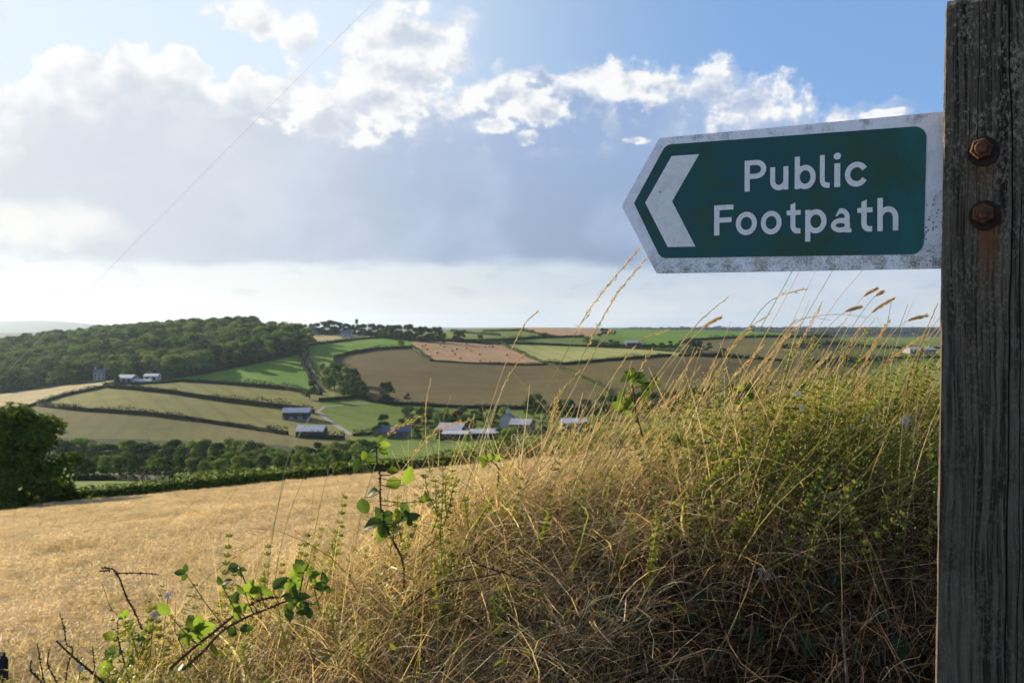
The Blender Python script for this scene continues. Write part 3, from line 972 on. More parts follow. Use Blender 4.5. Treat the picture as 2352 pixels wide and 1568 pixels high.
tree_px(711, 917, 46, 0.85, 0, 'round dark tree at the foot of the sunken lane above the barn')
tree_px(888, 927, 52, 0.80, 0, 'single round tree standing at the lower edge of the brown field')
tree_px(269, 888, 38, 0.9, 5, 'small conical conifer in the hedge below the white valley house')
tree_px(715, 785, 20, 1.2, 0, 'round tree beside the wood tip at the top of the lane')
tree_px(921, 798, 19, 1.1, 3, 'light airy tree at the corner of the hill meadow')
tree_px(936, 921, 20, 0.9, 4, 'reddish brown dying tree above the farm buildings')
tree_px(1054, 985, 46, 1.0, 4, 'dark copper tree among the farmstead trees')
tree_px(1171, 1052, 74, 0.9, 1, 'rounded green tree growing behind the barley hedge')
tree_px(817, 768, 36, 0.45, 0, 'tall narrow pine rising over the hilltop trees')
tree_px(1600, 811, 30, 1.3, 0, 'broad dark tree in the hedge below the brown hill field')
tree_px(1660, 815, 17, 1.4, 0, 'low round tree in the hedge above the yellow green crop')
tree_px(1250, 776, 13, 1.5, 0, 'small round tree below the pink ridge field')
tree_px(1103, 785, 18, 1.0, 0, 'small lone tree above the straw field')
for X, Y, h, w in [(1046, 784, 24, 1.0), (1058, 785, 27, 1.0)]:
    tree_px(X, Y, h, w, 0, 'one of two dark trees standing close together above the straw field', 'pair of trees above the straw field')
for X, Y, h, k in [(740, 866, 34, 3), (752, 880, 40, 3), (764, 874, 42, 0), (778, 880, 46, 0), (768, 894, 44, 1), (795, 886, 46, 1), (804, 902, 46, 0),
                   (816, 906, 44, 0), (828, 914, 42, 0), (790, 912, 40, 1), (757, 898, 38, 3), (746, 894, 34, 3), (812, 884, 40, 0), (836, 918, 34, 0)]:
    tree_px(X, Y, h, 0.85, k, '%s tree in the clump between the lane and the brown field, %s' % (TONE[k], 'upper edge' if Y < 882 else 'lower edge' if Y > 900 else 'middle'), 'clump of trees below the hill meadow')
for X, Y, h, w, k in [(877, 995, 46, 0.95, 0), (862, 1001, 24, 1.1, 0), (920, 990, 30, 1.1, 0), (936, 966, 36, 1, 3), (952, 988, 34, 1.1, 0), (966, 968, 36, 1, 3), (984, 992, 42, 1.0, 0),
                      (1000, 996, 42, 1.0, 1), (1016, 984, 42, 1, 1), (1035, 986, 36, 1.1, 1), (1076, 988, 40, 1.1, 1), (1092, 974, 36, 1.1, 1), (1110, 968, 32, 1.1, 0),
                      (1126, 978, 34, 1.1, 1), (1142, 968, 30, 1.2, 0), (1022, 960, 26, 1.1, 1), (1062, 958, 26, 1.1, 0), (1160, 962, 30, 1.1, 1), (985, 962, 30, 1, 3), (893, 1008, 20, 1.3, 1), (958, 1010, 26, 1.2, 0), (1076, 1014, 20, 1.3, 1), (1150, 1012, 30, 1.1, 0), (1012, 1014, 18, 1.4, 0), (1185, 1005, 30, 1.1, 1), (1240, 1000, 34, 1.1, 0), (1262, 996, 30, 1.1, 1), (1300, 1000, 26, 1.2, 0), (1345, 1000, 34, 1.1, 0)]:
    wh = 'beside the paddock' if X < 900 else 'behind the stone farm building' if X < 990 and Y < 1000 else 'in front of the farm roofs' if Y >= 1000 else 'behind the wide farm shed' if X < 1080 else 'right of the long low shed'
    tree_px(X, Y, h, w, k, '%s %s garden tree %s' % ('large' if h > 38 else 'small' if h < 27 else 'rounded', TONE[k], wh), 'trees around the farmstead')
for X, Y, h, w in [(1226, 958, 56, 0.9), (1252, 958, 42, 1), (1290, 962, 46, 1), (1312, 966, 50, 1), (1345, 962, 46, 1.1), (1375, 960, 52, 1.1), (1402, 962, 56, 1), (1432, 960, 58, 1),
                   (1462, 958, 60, 1), (1500, 955, 58, 1), (1540, 950, 56, 1), (1580, 945, 58, 1), (1625, 940, 56, 1), (1670, 936, 58, 1), (1720, 932, 56, 1.1), (1770, 930, 56, 1.1),
                   (1820, 930, 58, 1.1), (1865, 928, 60, 1.1), (1905, 930, 62, 1.1), (1950, 932, 58, 1.1), (1990, 936, 56, 1.1), (2030, 940, 54, 1.1), (2075, 944, 56, 1.1), (2115, 946, 58, 1.1), (2160, 948, 58, 1.1)]:
    wh = 'beside the farmstead' if X < 1300 else 'below the diagonal hedge' if X < 1480 else 'behind the bank crest' if X < 1950 else 'close to the post edge'
    tree_px(X, Y, h, w, 0, '%s dark valley tree seen through the tall grasses %s' % ('tall' if h > 55 else 'low' if h < 50 else 'medium', wh), 'dark valley trees behind the grasses')
for X, Y, h, w in [(585, 762, 30, 0.9), (607, 760, 17, 1), (620, 759, 15, 1), (634, 758, 20, 1), (649, 758, 19, 1), (664, 760, 17, 1.1), (676, 764, 18, 1), (690, 768, 26, 1), (705, 764, 20, 1.1), (718, 766, 24, 1),
                   (733, 768, 27, 1), (745, 768, 31, 1), (757, 767, 33, 1), (768, 768, 31, 1), (780, 769, 30, 1), (794, 770, 28, 1), (806, 770, 26, 1), (826, 772, 28, 1), (840, 773, 30, 1), (855, 774, 32, 1), (868, 775, 31, 1),
                   (880, 777, 31, 1), (893, 778, 33, 1), (905, 780, 34, 1), (918, 780, 35, 1), (931, 782, 37, 1), (945, 783, 39, 0.9), (956, 784, 33, 1), (970, 785, 37, 0.9), (985, 786, 33, 1), (1004, 787, 38, 0.9), (1016, 788, 24, 1)]:
    wh = 'beside the long white cottage' if X < 680 else 'between the two white hilltop cottages' if X < 800 else 'above the pale hilltop strip' if X < 900 else 'above the straw field corner'
    tree_px(X, Y, h, w, 0, '%s dark tree on the hilltop skyline %s' % ('small' if h < 22 else 'tall' if h > 33 else 'medium', wh), 'hilltop skyline trees')
for X, Y, h, w in [(1352, 787, 14, 1.2), (1366, 796, 16, 1.2), (1384, 798, 14, 1.2), (1402, 799, 20, 1), (1416, 798, 16, 1.2), (1500, 801, 14, 1.2), (1520, 802, 16, 1.2), (1540, 802, 20, 1), (1556, 803, 16, 1.2), (1584, 808, 24, 1.1),
                   (1625, 808, 22, 1.1), (1380, 775, 22, 1.1), (1395, 772, 18, 1.1), (1410, 770, 12, 1.2)]:
    tree_px(X, Y, h, w, 0, '%s dark tree along the far hedges %s' % ('tiny' if h < 15 else 'small', 'beside the pink ridge field' if X < 1400 and Y < 790 else 'beside the far grey shed' if X < 1480 else 'under the ridge meadow'), 'far hedgerow trees')
rb = random.Random(21)
for X in range(130, 860, 17):                                    # the belt along the valley floor, back row
    x = X + rb.uniform(-5, 5)
    Y = np.interp(x, [130, 420, 640, 860], [1062, 1064, 1066, 1052])
    h = rb.uniform(42, 62) if x < 640 else rb.uniform(34, 50)
    wf = rb.uniform(0.9, 1.2); kd = rb.choice([0, 0, 1]) if x < 440 else rb.choice([0, 1, 3, 3])
    wh = 'behind the green valley strip' if x < 430 else 'below the brownish pasture' if x < 650 else 'below the white roofed barns'
    tree_px(x, Y + rb.uniform(-3, 3), h, wf, kd, '%s %s tree, back row of valley belt, %s' % (girth(wf, h), TONE[kd], wh), 'tree belt along the valley floor')
for X in range(170, 860, 15):                                    # front row
    x = X + rb.uniform(-5, 5)
    Y = np.interp(x, [170, 420, 640, 860], [1090, 1092, 1082, 1066])
    h = rb.uniform(38, 52)
    wf = rb.uniform(0.9, 1.2); kd = rb.choice([0, 0, 1]) if x < 440 else rb.choice([1, 3, 3])
    wh = 'behind the green valley strip' if x < 430 else 'behind the barley hedge' if x < 650 else 'before the white roofed barns'
    tree_px(x, Y + rb.uniform(-3, 3), h, wf, kd, '%s %s tree, front row of valley belt, %s' % (girth(wf, h), TONE[kd], wh), 'tree belt along the valley floor')

# the big tree at the bottom of the barley, its own full crown
tn = empty('oak_tree', (-0.50 * 92, 92, float(ground(-0.50 * 92, 92)) - 0.2))
tag(tn, 'broad leafy tree with sunlit top beside the barley field hedge', 'tree')
cm_ = crown_mesh('crown', 1.25, 70, 34000, 0.0165, L_NEAR, 77, -0.05, 'dome')
link('crown', cm_, tn)
link('trunk', trunk_mesh('trunk', 9, 0.03, 0.7), tn)
tn.scale = (12.2, 12.2, 10.6)
tn.rotation_euler = (0, 0, 2.1)
tn2 = empty('hazel_bush', (-0.512 * 88, 88, float(ground(-0.512 * 88, 88)) + 0.2))
tag(tn2, 'bright green bush at the barley edge under the broad tree', 'bush')
link('crown', crown_mesh('crown', 1.3, 12, 2500, 0.035, leaf_mat('leaves_bush', [(0.0, (0.06, 0.13, 0.015)), (0.5, (0.10, 0.20, 0.02)), (1.0, (0.16, 0.26, 0.03))], 0.45), 78, 0.0), tn2)
link('trunk', TRUNKS[0], tn2)
tn2.scale = (3.4, 3.4, 3.0)

# the hillside wood: nearest and largest crowns as trees, the rest as one mass
def wood_points():
    rng = np.random.default_rng(3)
    poly = [(-420, 795), (0, 806), (94, 792), (190, 782), (271, 774), (345, 768), (480, 760), (590, 755), (602, 770), (664, 776), (708, 780), (708, 795), (688, 814), (632, 824), (470, 858), (380, 871), (262, 870), (145, 884), (0, 903), (-420, 915)]
    out = []
    for d in np.arange(560, 1260, 10.5):
        for x in np.arange(-0.75 * d, -0.18 * d, 10.5):
            xx, dd = x + rng.uniform(-5, 5), d + rng.uniform(-5, 5)
            z = float(ground(xx, dd))
            out.append((xx, dd, z))
    out = np.array(out)
    px, py = project(out[:, 0], out[:, 1], out[:, 2])
    return out[in_poly(px, py, poly) & (px > -330)]


wp = wood_points()
wpx, wpy = project(wp[:, 0], wp[:, 1], wp[:, 2])
order = np.argsort(wp[:, 1] + np.where((wpx < -5) | (wpx > 720), 5000, 0))
near_i, rest_i = order[:130], order[130:]
rw = random.Random(8)
for i in near_i:
    h_, wf, kd = rw.uniform(8.5, 16), rw.uniform(1.0, 1.4), rw.choice([0, 0, 1, 1, 3])
    wx = wpx[i]
    wh = 'beside the pale stubble' if wx < 190 else 'around the white valley house' if wx < 400 else 'above the bright green meadow'
    tree('tree', Vector(wp[i]) - Vector((0, 0, 0.4)), h_, wf, kd, '%s %s %s tree, front of hillside wood, %s' % ('tall' if h_ > 13 else 'low' if h_ < 10.5 else 'middling', 'broad' if wf > 1.2 else 'rounded', TONE[kd], wh), 'trees along the front of the hillside wood')
wr = wp[rest_i]
n = len(wr)
protos = []
for k in (0, 1, 3):
    for me in TREES[k]:
        protos.append(bpy.data.objects.new('wood_crown', me))
rg = np.random.default_rng(4)
scatter('woodland', wr - [0, 0, 0.5], np.stack([rg.uniform(-.1, .1, n), rg.uniform(-.1, .1, n), rg.uniform(0, 6.28, n)], 1), rg.uniform(8.5, 17, n),
        rg.choice(6, n, p=[.2, .2, .25, .2, .1, .05]), protos, 'dense broadleaf wood covering the left hillside', 'woodland')

# ------------------------------------------------------------------ buildings
def plain(name, c, rough=0.85, var=0.25, scale=1.0, metal=0.0, spec=0.3):
    m, b, pr = material(name)
    geo = b.new('ShaderNodeNewGeometry')
    n1 = b.noise(geo.outputs['Position'], scale, 5.0, 0.65)
    c = (*c, 1.0)
    b.link(b.mix(b.ss(n1, 0.3, 0.7, 0.0, 1.0), c, b.mix(1.0, c, (1 - var, 1 - var, 1 - var, 1), 'MULTIPLY')), pr.inputs['Base Color'])
    pr.inputs['Roughness'].default_value = rough
    pr.inputs['Metallic'].default_value = metal
    pr.inputs['Specular IOR Level'].default_value = spec
    return m


WHITE_W = plain('white_render', (0.55, 0.53, 0.50), 0.9, 0.12, 0.4)
STONE_W = plain('stone_wall', (0.21, 0.19, 0.17), 0.9, 0.3, 0.6)
BOARD_W = plain('dark_boarding', (0.085, 0.08, 0.085), 0.85, 0.3, 0.8)
BLOCK_W = plain('block_plinth', (0.27, 0.27, 0.29), 0.9, 0.25, 0.6)
ROOF_S = plain('slate_roof', (0.17, 0.18, 0.21), 0.6, 0.25, 0.6)
ROOF_P = plain('pale_sheet_roof', (0.66, 0.63, 0.64), 0.6, 0.2, 0.35)
ROOF_B = plain('grey_sheet_roof', (0.42, 0.42, 0.45), 0.55, 0.25, 0.35)
GLASS = plain('window_glass', (0.05, 0.06, 0.08), 0.1, 0.1, 1.0, spec=0.6)
OPENING_SHADE = plain('opening_shade', (0.05, 0.045, 0.045), 0.8)


def building(name, X, Y, len_px, width, eave, ridge, rz, wall, roof, label, cat, group=None, plinth=None, windows=0, chimneys=0, bays=0, base_drop=1.0):
    p = hit(X, Y)
    L = len_px / F * p.y
    o = empty(name, p, rz)
    tag(o, label, cat, group)
    hx, hy = L / 2, width / 2
    t = 0.3
    mb = MB()                                               # walls with gables
    z0 = -base_drop
    vs = [(-hx, -hy, z0), (hx, -hy, z0), (hx, hy, z0), (-hx, hy, z0), (-hx, -hy, eave), (hx, -hy, eave), (hx, hy, eave), (-hx, hy, eave), (-hx, 0, ridge - 0.12), (hx, 0, ridge - 0.12)]
    mb.add(vs, [[0, 1, 5, 4], [2, 3, 7, 6], [1, 2, 6, 9, 5], [3, 0, 4, 8, 7]])
    mb.build('wall', wall, o)
    for s in (-1, 1):                                       # two roof slopes with thickness
        r = MB()
        ov = 0.35
        sl = (ridge - eave) / hy
        ye, ze = s * (hy + ov), eave - sl * ov
        e = hx + ov
        lower = [(-e, ye, ze), (e, ye, ze), (e, 0, ridge), (-e, 0, ridge)]
        upper = [(x, y, z + 0.18) for x, y, z in lower]
        r.add(lower + upper, [[0, 1, 2, 3], [4, 7, 6, 5], [0, 4, 5, 1], [3, 2, 6, 7], [0, 3, 7, 4], [1, 5, 6, 2]])
        r.build('roof', roof, o)
    if plinth:
        r = MB(); r.box(-hx - 0.06, hx + 0.06, -hy - 0.06, hy + 0.06, z0, eave * 0.38); r.build('plinth', plinth, o)
    for k in range(bays):
        r = MB()
        w = L / (bays * 2.2)
        c = -hx + L * (k + 0.5) / bays
        r.box(c - w / 2, c + w / 2, -hy - 0.09, -hy + 0.3, 0.05, eave * 0.78)  # solid dark box standing for the shade inside an open bay
        r.build('doorway_shade', OPENING_SHADE, o)
    for k in range(windows):
        c = -hx + L * (k + 0.5) / windows
        for zz in ((eave * 0.3, eave * 0.68) if eave > 4 else (eave * 0.5,)):
            r = MB(); r.box(c - 0.55, c + 0.55, -hy - 0.05, -hy + 0.2, zz - 0.5, zz + 0.6)
            w_ = r.build('window', GLASS, o)
            r = MB(); r.box(c - 0.04, c + 0.04, -hy - 0.09, -hy - 0.051, zz - 0.5, zz + 0.6); r.build('glazing_bar', WHITE_W, w_)
            r = MB(); r.box(c - 0.7, c + 0.7, -hy - 0.16, -hy - 0.052, zz - 0.64, zz - 0.505); r.build('sill', STONE_W, w_)
    for k in range(chimneys):
        x = (-hx + 0.7) if k == 0 else (hx - 0.7)
        r = MB(); r.box(x - 0.5, x + 0.5, -0.4, 0.4, ridge - 0.5, ridge + 1.6); r.box(x - 0.62, x + 0.62, -0.52, 0.52, ridge + 1.6, ridge + 1.8)
        ch = r.build('chimney', wall, o)
        r = MB(); r.tube([(x - 0.22, 0, ridge + 1.8), (x - 0.22, 0, ridge + 2.2)], [0.14, 0.11], 8); r.build('chimney_pot', STONE_W, ch)
    return o


building('barn', 682, 961, 60, 8, 3.4, 5.2, R(4), BOARD_W, ROOF_P, 'long barn with pale roof and dark boarding beside the olive pasture', 'barn', plinth=BLOCK_W, bays=3)
building('barn', 716, 1004, 62, 9, 3.0, 5.0, R(-3), BOARD_W, ROOF_P, 'low barn with broad pale roof behind a clipped hedge', 'barn', bays=2)
building('farmhouse', 909, 1003, 66, 7, 2.8, 4.8, R(8), STONE_W, ROOF_S, 'grey stone farm building with slate roof under the round trees', 'house', windows=4)
building('stone_barn', 877, 1003, 16, 5, 3.0, 5.0, R(80), STONE_W, ROOF_S, 'small stone barn with its gable towards the paddock', 'barn', bays=1)
building('farm_shed', 1040, 999, 56, 16, 3.2, 5.4, R(-10), BOARD_W, ROOF_B, 'wide farm shed with blue grey roof in the farmstead', 'shed', bays=3)
building('farm_shed', 1048, 1008, 58, 7, 2.6, 3.6, R(-6), BOARD_W, ROOF_P, 'lean farm shed with pale roof in front of the wide shed', 'shed', bays=4)
building('farm_shed', 1112, 1006, 62, 8, 2.6, 3.9, R(2), BOARD_W, ROOF_P, 'long low farm shed with pale roof beside the lean shed', 'shed', bays=4)
building('farmhouse', 1166, 981, 20, 6, 4.6, 6.6, R(70), WHITE_W, ROOF_S, 'tall pale farmhouse with a chimney at the right of the farmstead', 'house', windows=2, chimneys=2)
building('farm_shed', 1200, 990, 48, 12, 3.6, 5.6, R(-14), BOARD_W, ROOF_B, 'grey roofed farm shed half hidden by the grass stems', 'shed', bays=2)
building('farm_shed', 1318, 985, 56, 10, 3.2, 4.8, R(4), BLOCK_W, ROOF_P, 'white roofed shed seen through the grass stems', 'shed', bays=3)
building('house', 230, 873, 25, 7, 5.0, 7.2, R(12), WHITE_W, ROOF_S, 'white two storey house with two chimneys below the wood', 'house', windows=3, chimneys=2)
building('farm_shed', 292, 879, 38, 9, 3.2, 4.8, R(-5), BLOCK_W, ROOF_P, 'long grey shed beside the white valley house', 'shed', bays=3)
building('farm_shed', 350, 873, 31, 8, 2.8, 4.0, R(3), WHITE_W, ROOF_P, 'pale shed under the wood edge beside the green meadow', 'shed', bays=2)
building('greenhouse', 326, 879, 44, 5, 1.2, 2.2, R(2), WHITE_W, ROOF_P, 'low pale glasshouse in front of the sheds', 'greenhouse')
building('house', 64, 862, 20, 7, 3.6, 5.6, R(20), WHITE_W, ROOF_S, 'small pale cottage half hidden in the left wood', 'house', windows=2, chimneys=1)
building('cottage', 622, 760, 42, 7, 3.4, 5.8, R(3), WHITE_W, ROOF_S, 'long white hilltop cottage left of the skyline trees', 'house', windows=4, chimneys=1)
building('cottage', 724, 767, 24, 7, 3.6, 6.0, R(6), WHITE_W, ROOF_S, 'white hilltop cottage at the top of the lane', 'house', windows=3, chimneys=1)
building('cottage', 796, 774, 24, 7, 3.6, 6.4, R(-4), WHITE_W, ROOF_S, 'white cottage under the skyline trees', 'house', windows=3, chimneys=1)
building('farm_shed', 1454, 797, 34, 12, 4.0, 6.0, R(3), BOARD_W, ROOF_B, 'far grey shed in the hedge under the ridge meadow', 'shed', bays=2)
building('farm_shed', 2112, 812, 62, 18, 5.0, 8.0, R(4), BLOCK_W, ROOF_B, 'far grey shed in the valley pastures near the post', 'shed', bays=3)

# ------------------------------------------------------------------ farm track
def strip(name, px, width, mat, label):
    pts = [hit(*p) for p in px]
    P = []
    for a_, b_ in zip(pts[:-1], pts[1:]):
        n = max(2, int((b_ - a_).length / 3))
        P += [a_.lerp(b_, k / n) for k in range(n)]
    P.append(pts[-1])
    vs, fs = [], []
    for i, p in enumerate(P):
        t = (P[min(i + 1, len(P) - 1)] - P[max(i - 1, 0)]); t.z = 0; t.normalize()
        s = Vector((-t.y, t.x, 0))
        for q in (-width / 2, -width / 4, 0, width / 4, width / 2):
            w = p + s * q
            vs.append((w.x, w.y, float(ground(w.x, w.y)) + 0.10))
    for i in range(len(P) - 1):
        for k in range(4):
            fs.append([i * 5 + k, i * 5 + k + 1, i * 5 + k + 6, i * 5 + k + 5])
    me = bpy.data.meshes.new(name)
    me.from_pydata(vs, [], fs); me.materials.append(mat)
    return tag(link(name, me), label, 'track', kind='structure')


TRACK = plain('track_stone', (0.24, 0.225, 0.20), 0.95, 0.2, 0.3)
strip('farm_track', [(720, 948), (730, 946), (746, 959), (778, 980), (808, 999)], 2.8, TRACK, 'pale farm track running down past the paddock')
strip('farm_track', [(730, 945), (745, 934), (790, 930), (845, 926)], 2.0, TRACK, 'pale farm track along the upper side of the paddock')
strip('sunken_lane', [(697, 812), (706, 842), (719, 872), (737, 900)], 4.0, plain('lane_surface', (0.12, 0.11, 0.11), 0.95), 'dark sunken lane climbing beside the green meadow')

# ------------------------------------------------------------------ round bales
STRAW = plain('bale_straw', (0.36, 0.25, 0.13), 0.95, 0.35, 6.0)
mb = MB()
prof = [(-0.62, 0.0), (-0.62, 0.52), (-0.58, 0.62), (-0.2, 0.66), (0.2, 0.65), (0.58, 0.62), (0.62, 0.52), (0.62, 0.0)]
mb.tube([(x, 0, 0.64) for x, r_ in prof], [max(r_, 0.02) for x, r_ in prof], 14)
bale0 = None
for zx, zy in [(1470, 395), (1500, 388), (1515, 422), (1630, 385), (1660, 362), (1660, 402), (1730, 436), (1752, 462), (1770, 422), (1850, 376), (1852, 412), (1890, 436), (1965, 466), (2010, 402), (2048, 400), (2076, 402),
               (2110, 382), (1442, 354), (1560, 508), (1970, 522), (2330, 492), (1600, 455), (1800, 500), (2200, 470)]:
    X, Y = (1000 + zx / 2.138) / 1.7415, (1200 + zy / 2.138) / 1.7415 + 1.0
    p = hit(X, Y)
    if bale0 is None:
        bale0 = mb.build('round_bale', STRAW, None, True); b_ = bale0
    else:
        b_ = bale0.copy(); ROOT.objects.link(b_)
    b_.location = p; b_.rotation_euler = (0, 0, rw.uniform(0, 3.1)); b_.scale = (1.1, 1.1, 1.1)
    tag(b_, 'round straw bale lying in the pinkish straw field', 'bale', 'round bales in the straw field')

# ------------------------------------------------------------------ the standing barley
BARLEY = leaf_mat('barley_straw', [(0.0, (0.60, 0.445, 0.30)), (0.35, (0.71, 0.555, 0.40)), (0.75, (0.77, 0.635, 0.475)), (1.0, (0.82, 0.70, 0.55))], 0.48, 0.55, 0.3, world_scale=0.45)


def barley_patch(seed, n=430, size=1.25):
    rnd = random.Random(seed)
    mb = MB()
    for k in range(n):
        x, y = rnd.uniform(-size / 2, size / 2), rnd.uniform(-size / 2, size / 2)
        h = rnd.gauss(0.60, 0.05)
        az = rnd.gauss(0.25, 0.6)
        lean = rnd.uniform(0.05, 0.20)
        dx, dy = math.cos(az), math.sin(az)
        sa = rnd.uniform(0, math.pi)
        side = (math.cos(sa), math.sin(sa), 0)
        tip = (x + dx * lean, y + dy * lean, h)
        mb.ribbon([(x, y, 0), (x + dx * lean * 0.4, y + dy * lean * 0.4, h * 0.6), tip], [0.006, 0.005, 0.004], side)
        # nodding ear with its beard
        L = rnd.uniform(0.07, 0.10)
        e1 = (tip[0] + dx * L * 0.7, tip[1] + dy * L * 0.7, tip[2] + 0.012)
        e2 = (tip[0] + dx * L * 1.35, tip[1] + dy * L * 1.35, tip[2] - 0.035)
        sd = Vector((-dy, dx, rnd.uniform(-0.7, 0.7))).normalized()
        mb.ribbon([tip, e1, e2], [0.008, 0.016, 0.008], sd)
        for q in range(4):
            o = Vector((rnd.uniform(-0.03, 0.03), rnd.uniform(-0.03, 0.03), rnd.uniform(-0.03, 0.04)))
            b0 = Vector(tip if q < 2 else e1)
            e = b0 + Vector((dx, dy, -0.1)) * rnd.uniform(0.13, 0.2) + o
            s2 = sd * 0.0022
            mb.add([b0 - s2, b0 + s2, e], [[0, 1, 2]])
    return proto('barley_patch', mb, BARLEY)


def build_barley():
    rng = np.random.default_rng(12)
    protos = [barley_patch(k) for k in range(5)]
    pts, rots, scl = [], [], []
    step = 0.92
    for y in np.arange(4.6, 97.2, step):
        for x in np.arange(-0.85 * y - 4, 0.42 * y + 3, step):
            if y < 7.5 and x > -2.6:
                continue
            xx, yy = x + rng.uniform(-0.3, 0.3), y + rng.uniform(-0.3, 0.3)
            pts.append((xx, yy))
    pts = np.array(pts)
    z = ground(pts[:, 0], pts[:, 1])
    x, y = pts[:, 0], pts[:, 1]
    wave = (np.sin(x * 0.55 + y * 1.25 + 1.5 * np.sin(x * 0.21)) * 0.5 + np.sin(x * 1.3 - y * 0.7 + 2.0 * np.sin(y * 0.17)) * 0.3 + np.sin(x * 0.23 + y * 0.4) * 0.5)
    scl = 1.0 + 0.13 * wave + rng.normal(0, 0.035, len(x))
    tx = rng.normal(0, 0.05, len(x)); ty = rng.normal(0.05, 0.06, len(x)) + 0.16 * wave
    rz = rng.normal(0.1, 0.45, len(x)) + 0.35 * wave
    scatter('barley', np.stack([x, y, z], 1), np.stack([tx, ty, rz], 1), scl, rng.integers(0, 5, len(x)), protos,
            'ripe golden barley standing in the sloping field', 'barley')


build_barley()

# ------------------------------------------------------------------ air between here and the hills
def build_haze():
    mb = MB()
    zmin = float(HZ.min()) - 3.0
    mb.box(-16500, 16500, -60, 12400, zmin, 140.0)
    m = bpy.data.materials.new('hazy_air')
    m.use_nodes = True
    nt = m.node_tree
    nt.nodes.remove(nt.nodes['Principled BSDF'])
    v = nt.nodes.new('ShaderNodeVolumePrincipled')
    v.inputs['Color'].default_value = (0.62, 0.80, 1.0, 1)
    v.inputs['Density'].default_value = 4.2e-5
    v.inputs['Anisotropy'].default_value = 0.55
    nt.links.new(v.outputs[0], nt.nodes['Material Output'].inputs['Volume'])
    o = mb.build('haze', m)
    tag(o, 'thin summer haze over the valley and the far hills', 'haze', kind='stuff')


build_haze()

# ------------------------------------------------------------------ the signpost
SIGN_DIR = Vector((0.8745, -0.4846, 0.0)).normalized()         # along the sign towards the post
SIGN_IN = Vector((0.4846, 0.8745, 0.0)).normalized()           # away from the viewer
SP0 = at(2163, 437, 1.05)                                      # where the sign face meets the post
SIGN_RZ = math.atan2(SIGN_DIR.y, SIGN_DIR.x)


def on_sign(X, Y, off=0.0):
    """measured point -> (s, t) on the sign plane moved by off"""
    r = ray(X, Y)
    p0 = SP0 + SIGN_IN * off
    k = p0.dot(SIGN_IN) / r.dot(SIGN_IN)
    p = r * k
    return (p - SP0).dot(SIGN_DIR), p.z - SP0.z


def zs(zx, zy):                                                # from the close-up to the 2352 px copy
    return (2450 + zx / 1.4289) / 1.7415, (400 + zy / 1.4289) / 1.7415


def round_poly(pts, radii, n=6):
    out = []
    m = len(pts)
    for i in range(m):
        p = Vector(pts[i]); a = Vector(pts[i - 1]); c = Vector(pts[(i + 1) % m])
        r = radii[i]
        if r <= 0:
            out.append(tuple(p)); continue
        u, v = (a - p).normalized(), (c - p).normalized()
        ang = u.angle(v)
        t = min(r / math.tan(ang / 2), 0.45 * (a - p).length, 0.45 * (c - p).length)
        r = t * math.tan(ang / 2)
        cen = p + (u + v).normalized() * (r / math.sin(ang / 2))
        p0, p1 = p + u * t, p + v * t
        a0 = math.atan2(p0.y - cen.y, p0.x - cen.x); a1 = math.atan2(p1.y - cen.y, p1.x - cen.x)
        da = (a1 - a0 + math.pi) % (2 * math.pi) - math.pi
        for k in range(n + 1):
            q = a0 + da * k / n
            out.append((cen.x + r * math.cos(q), cen.y + r * math.sin(q)))
    return out


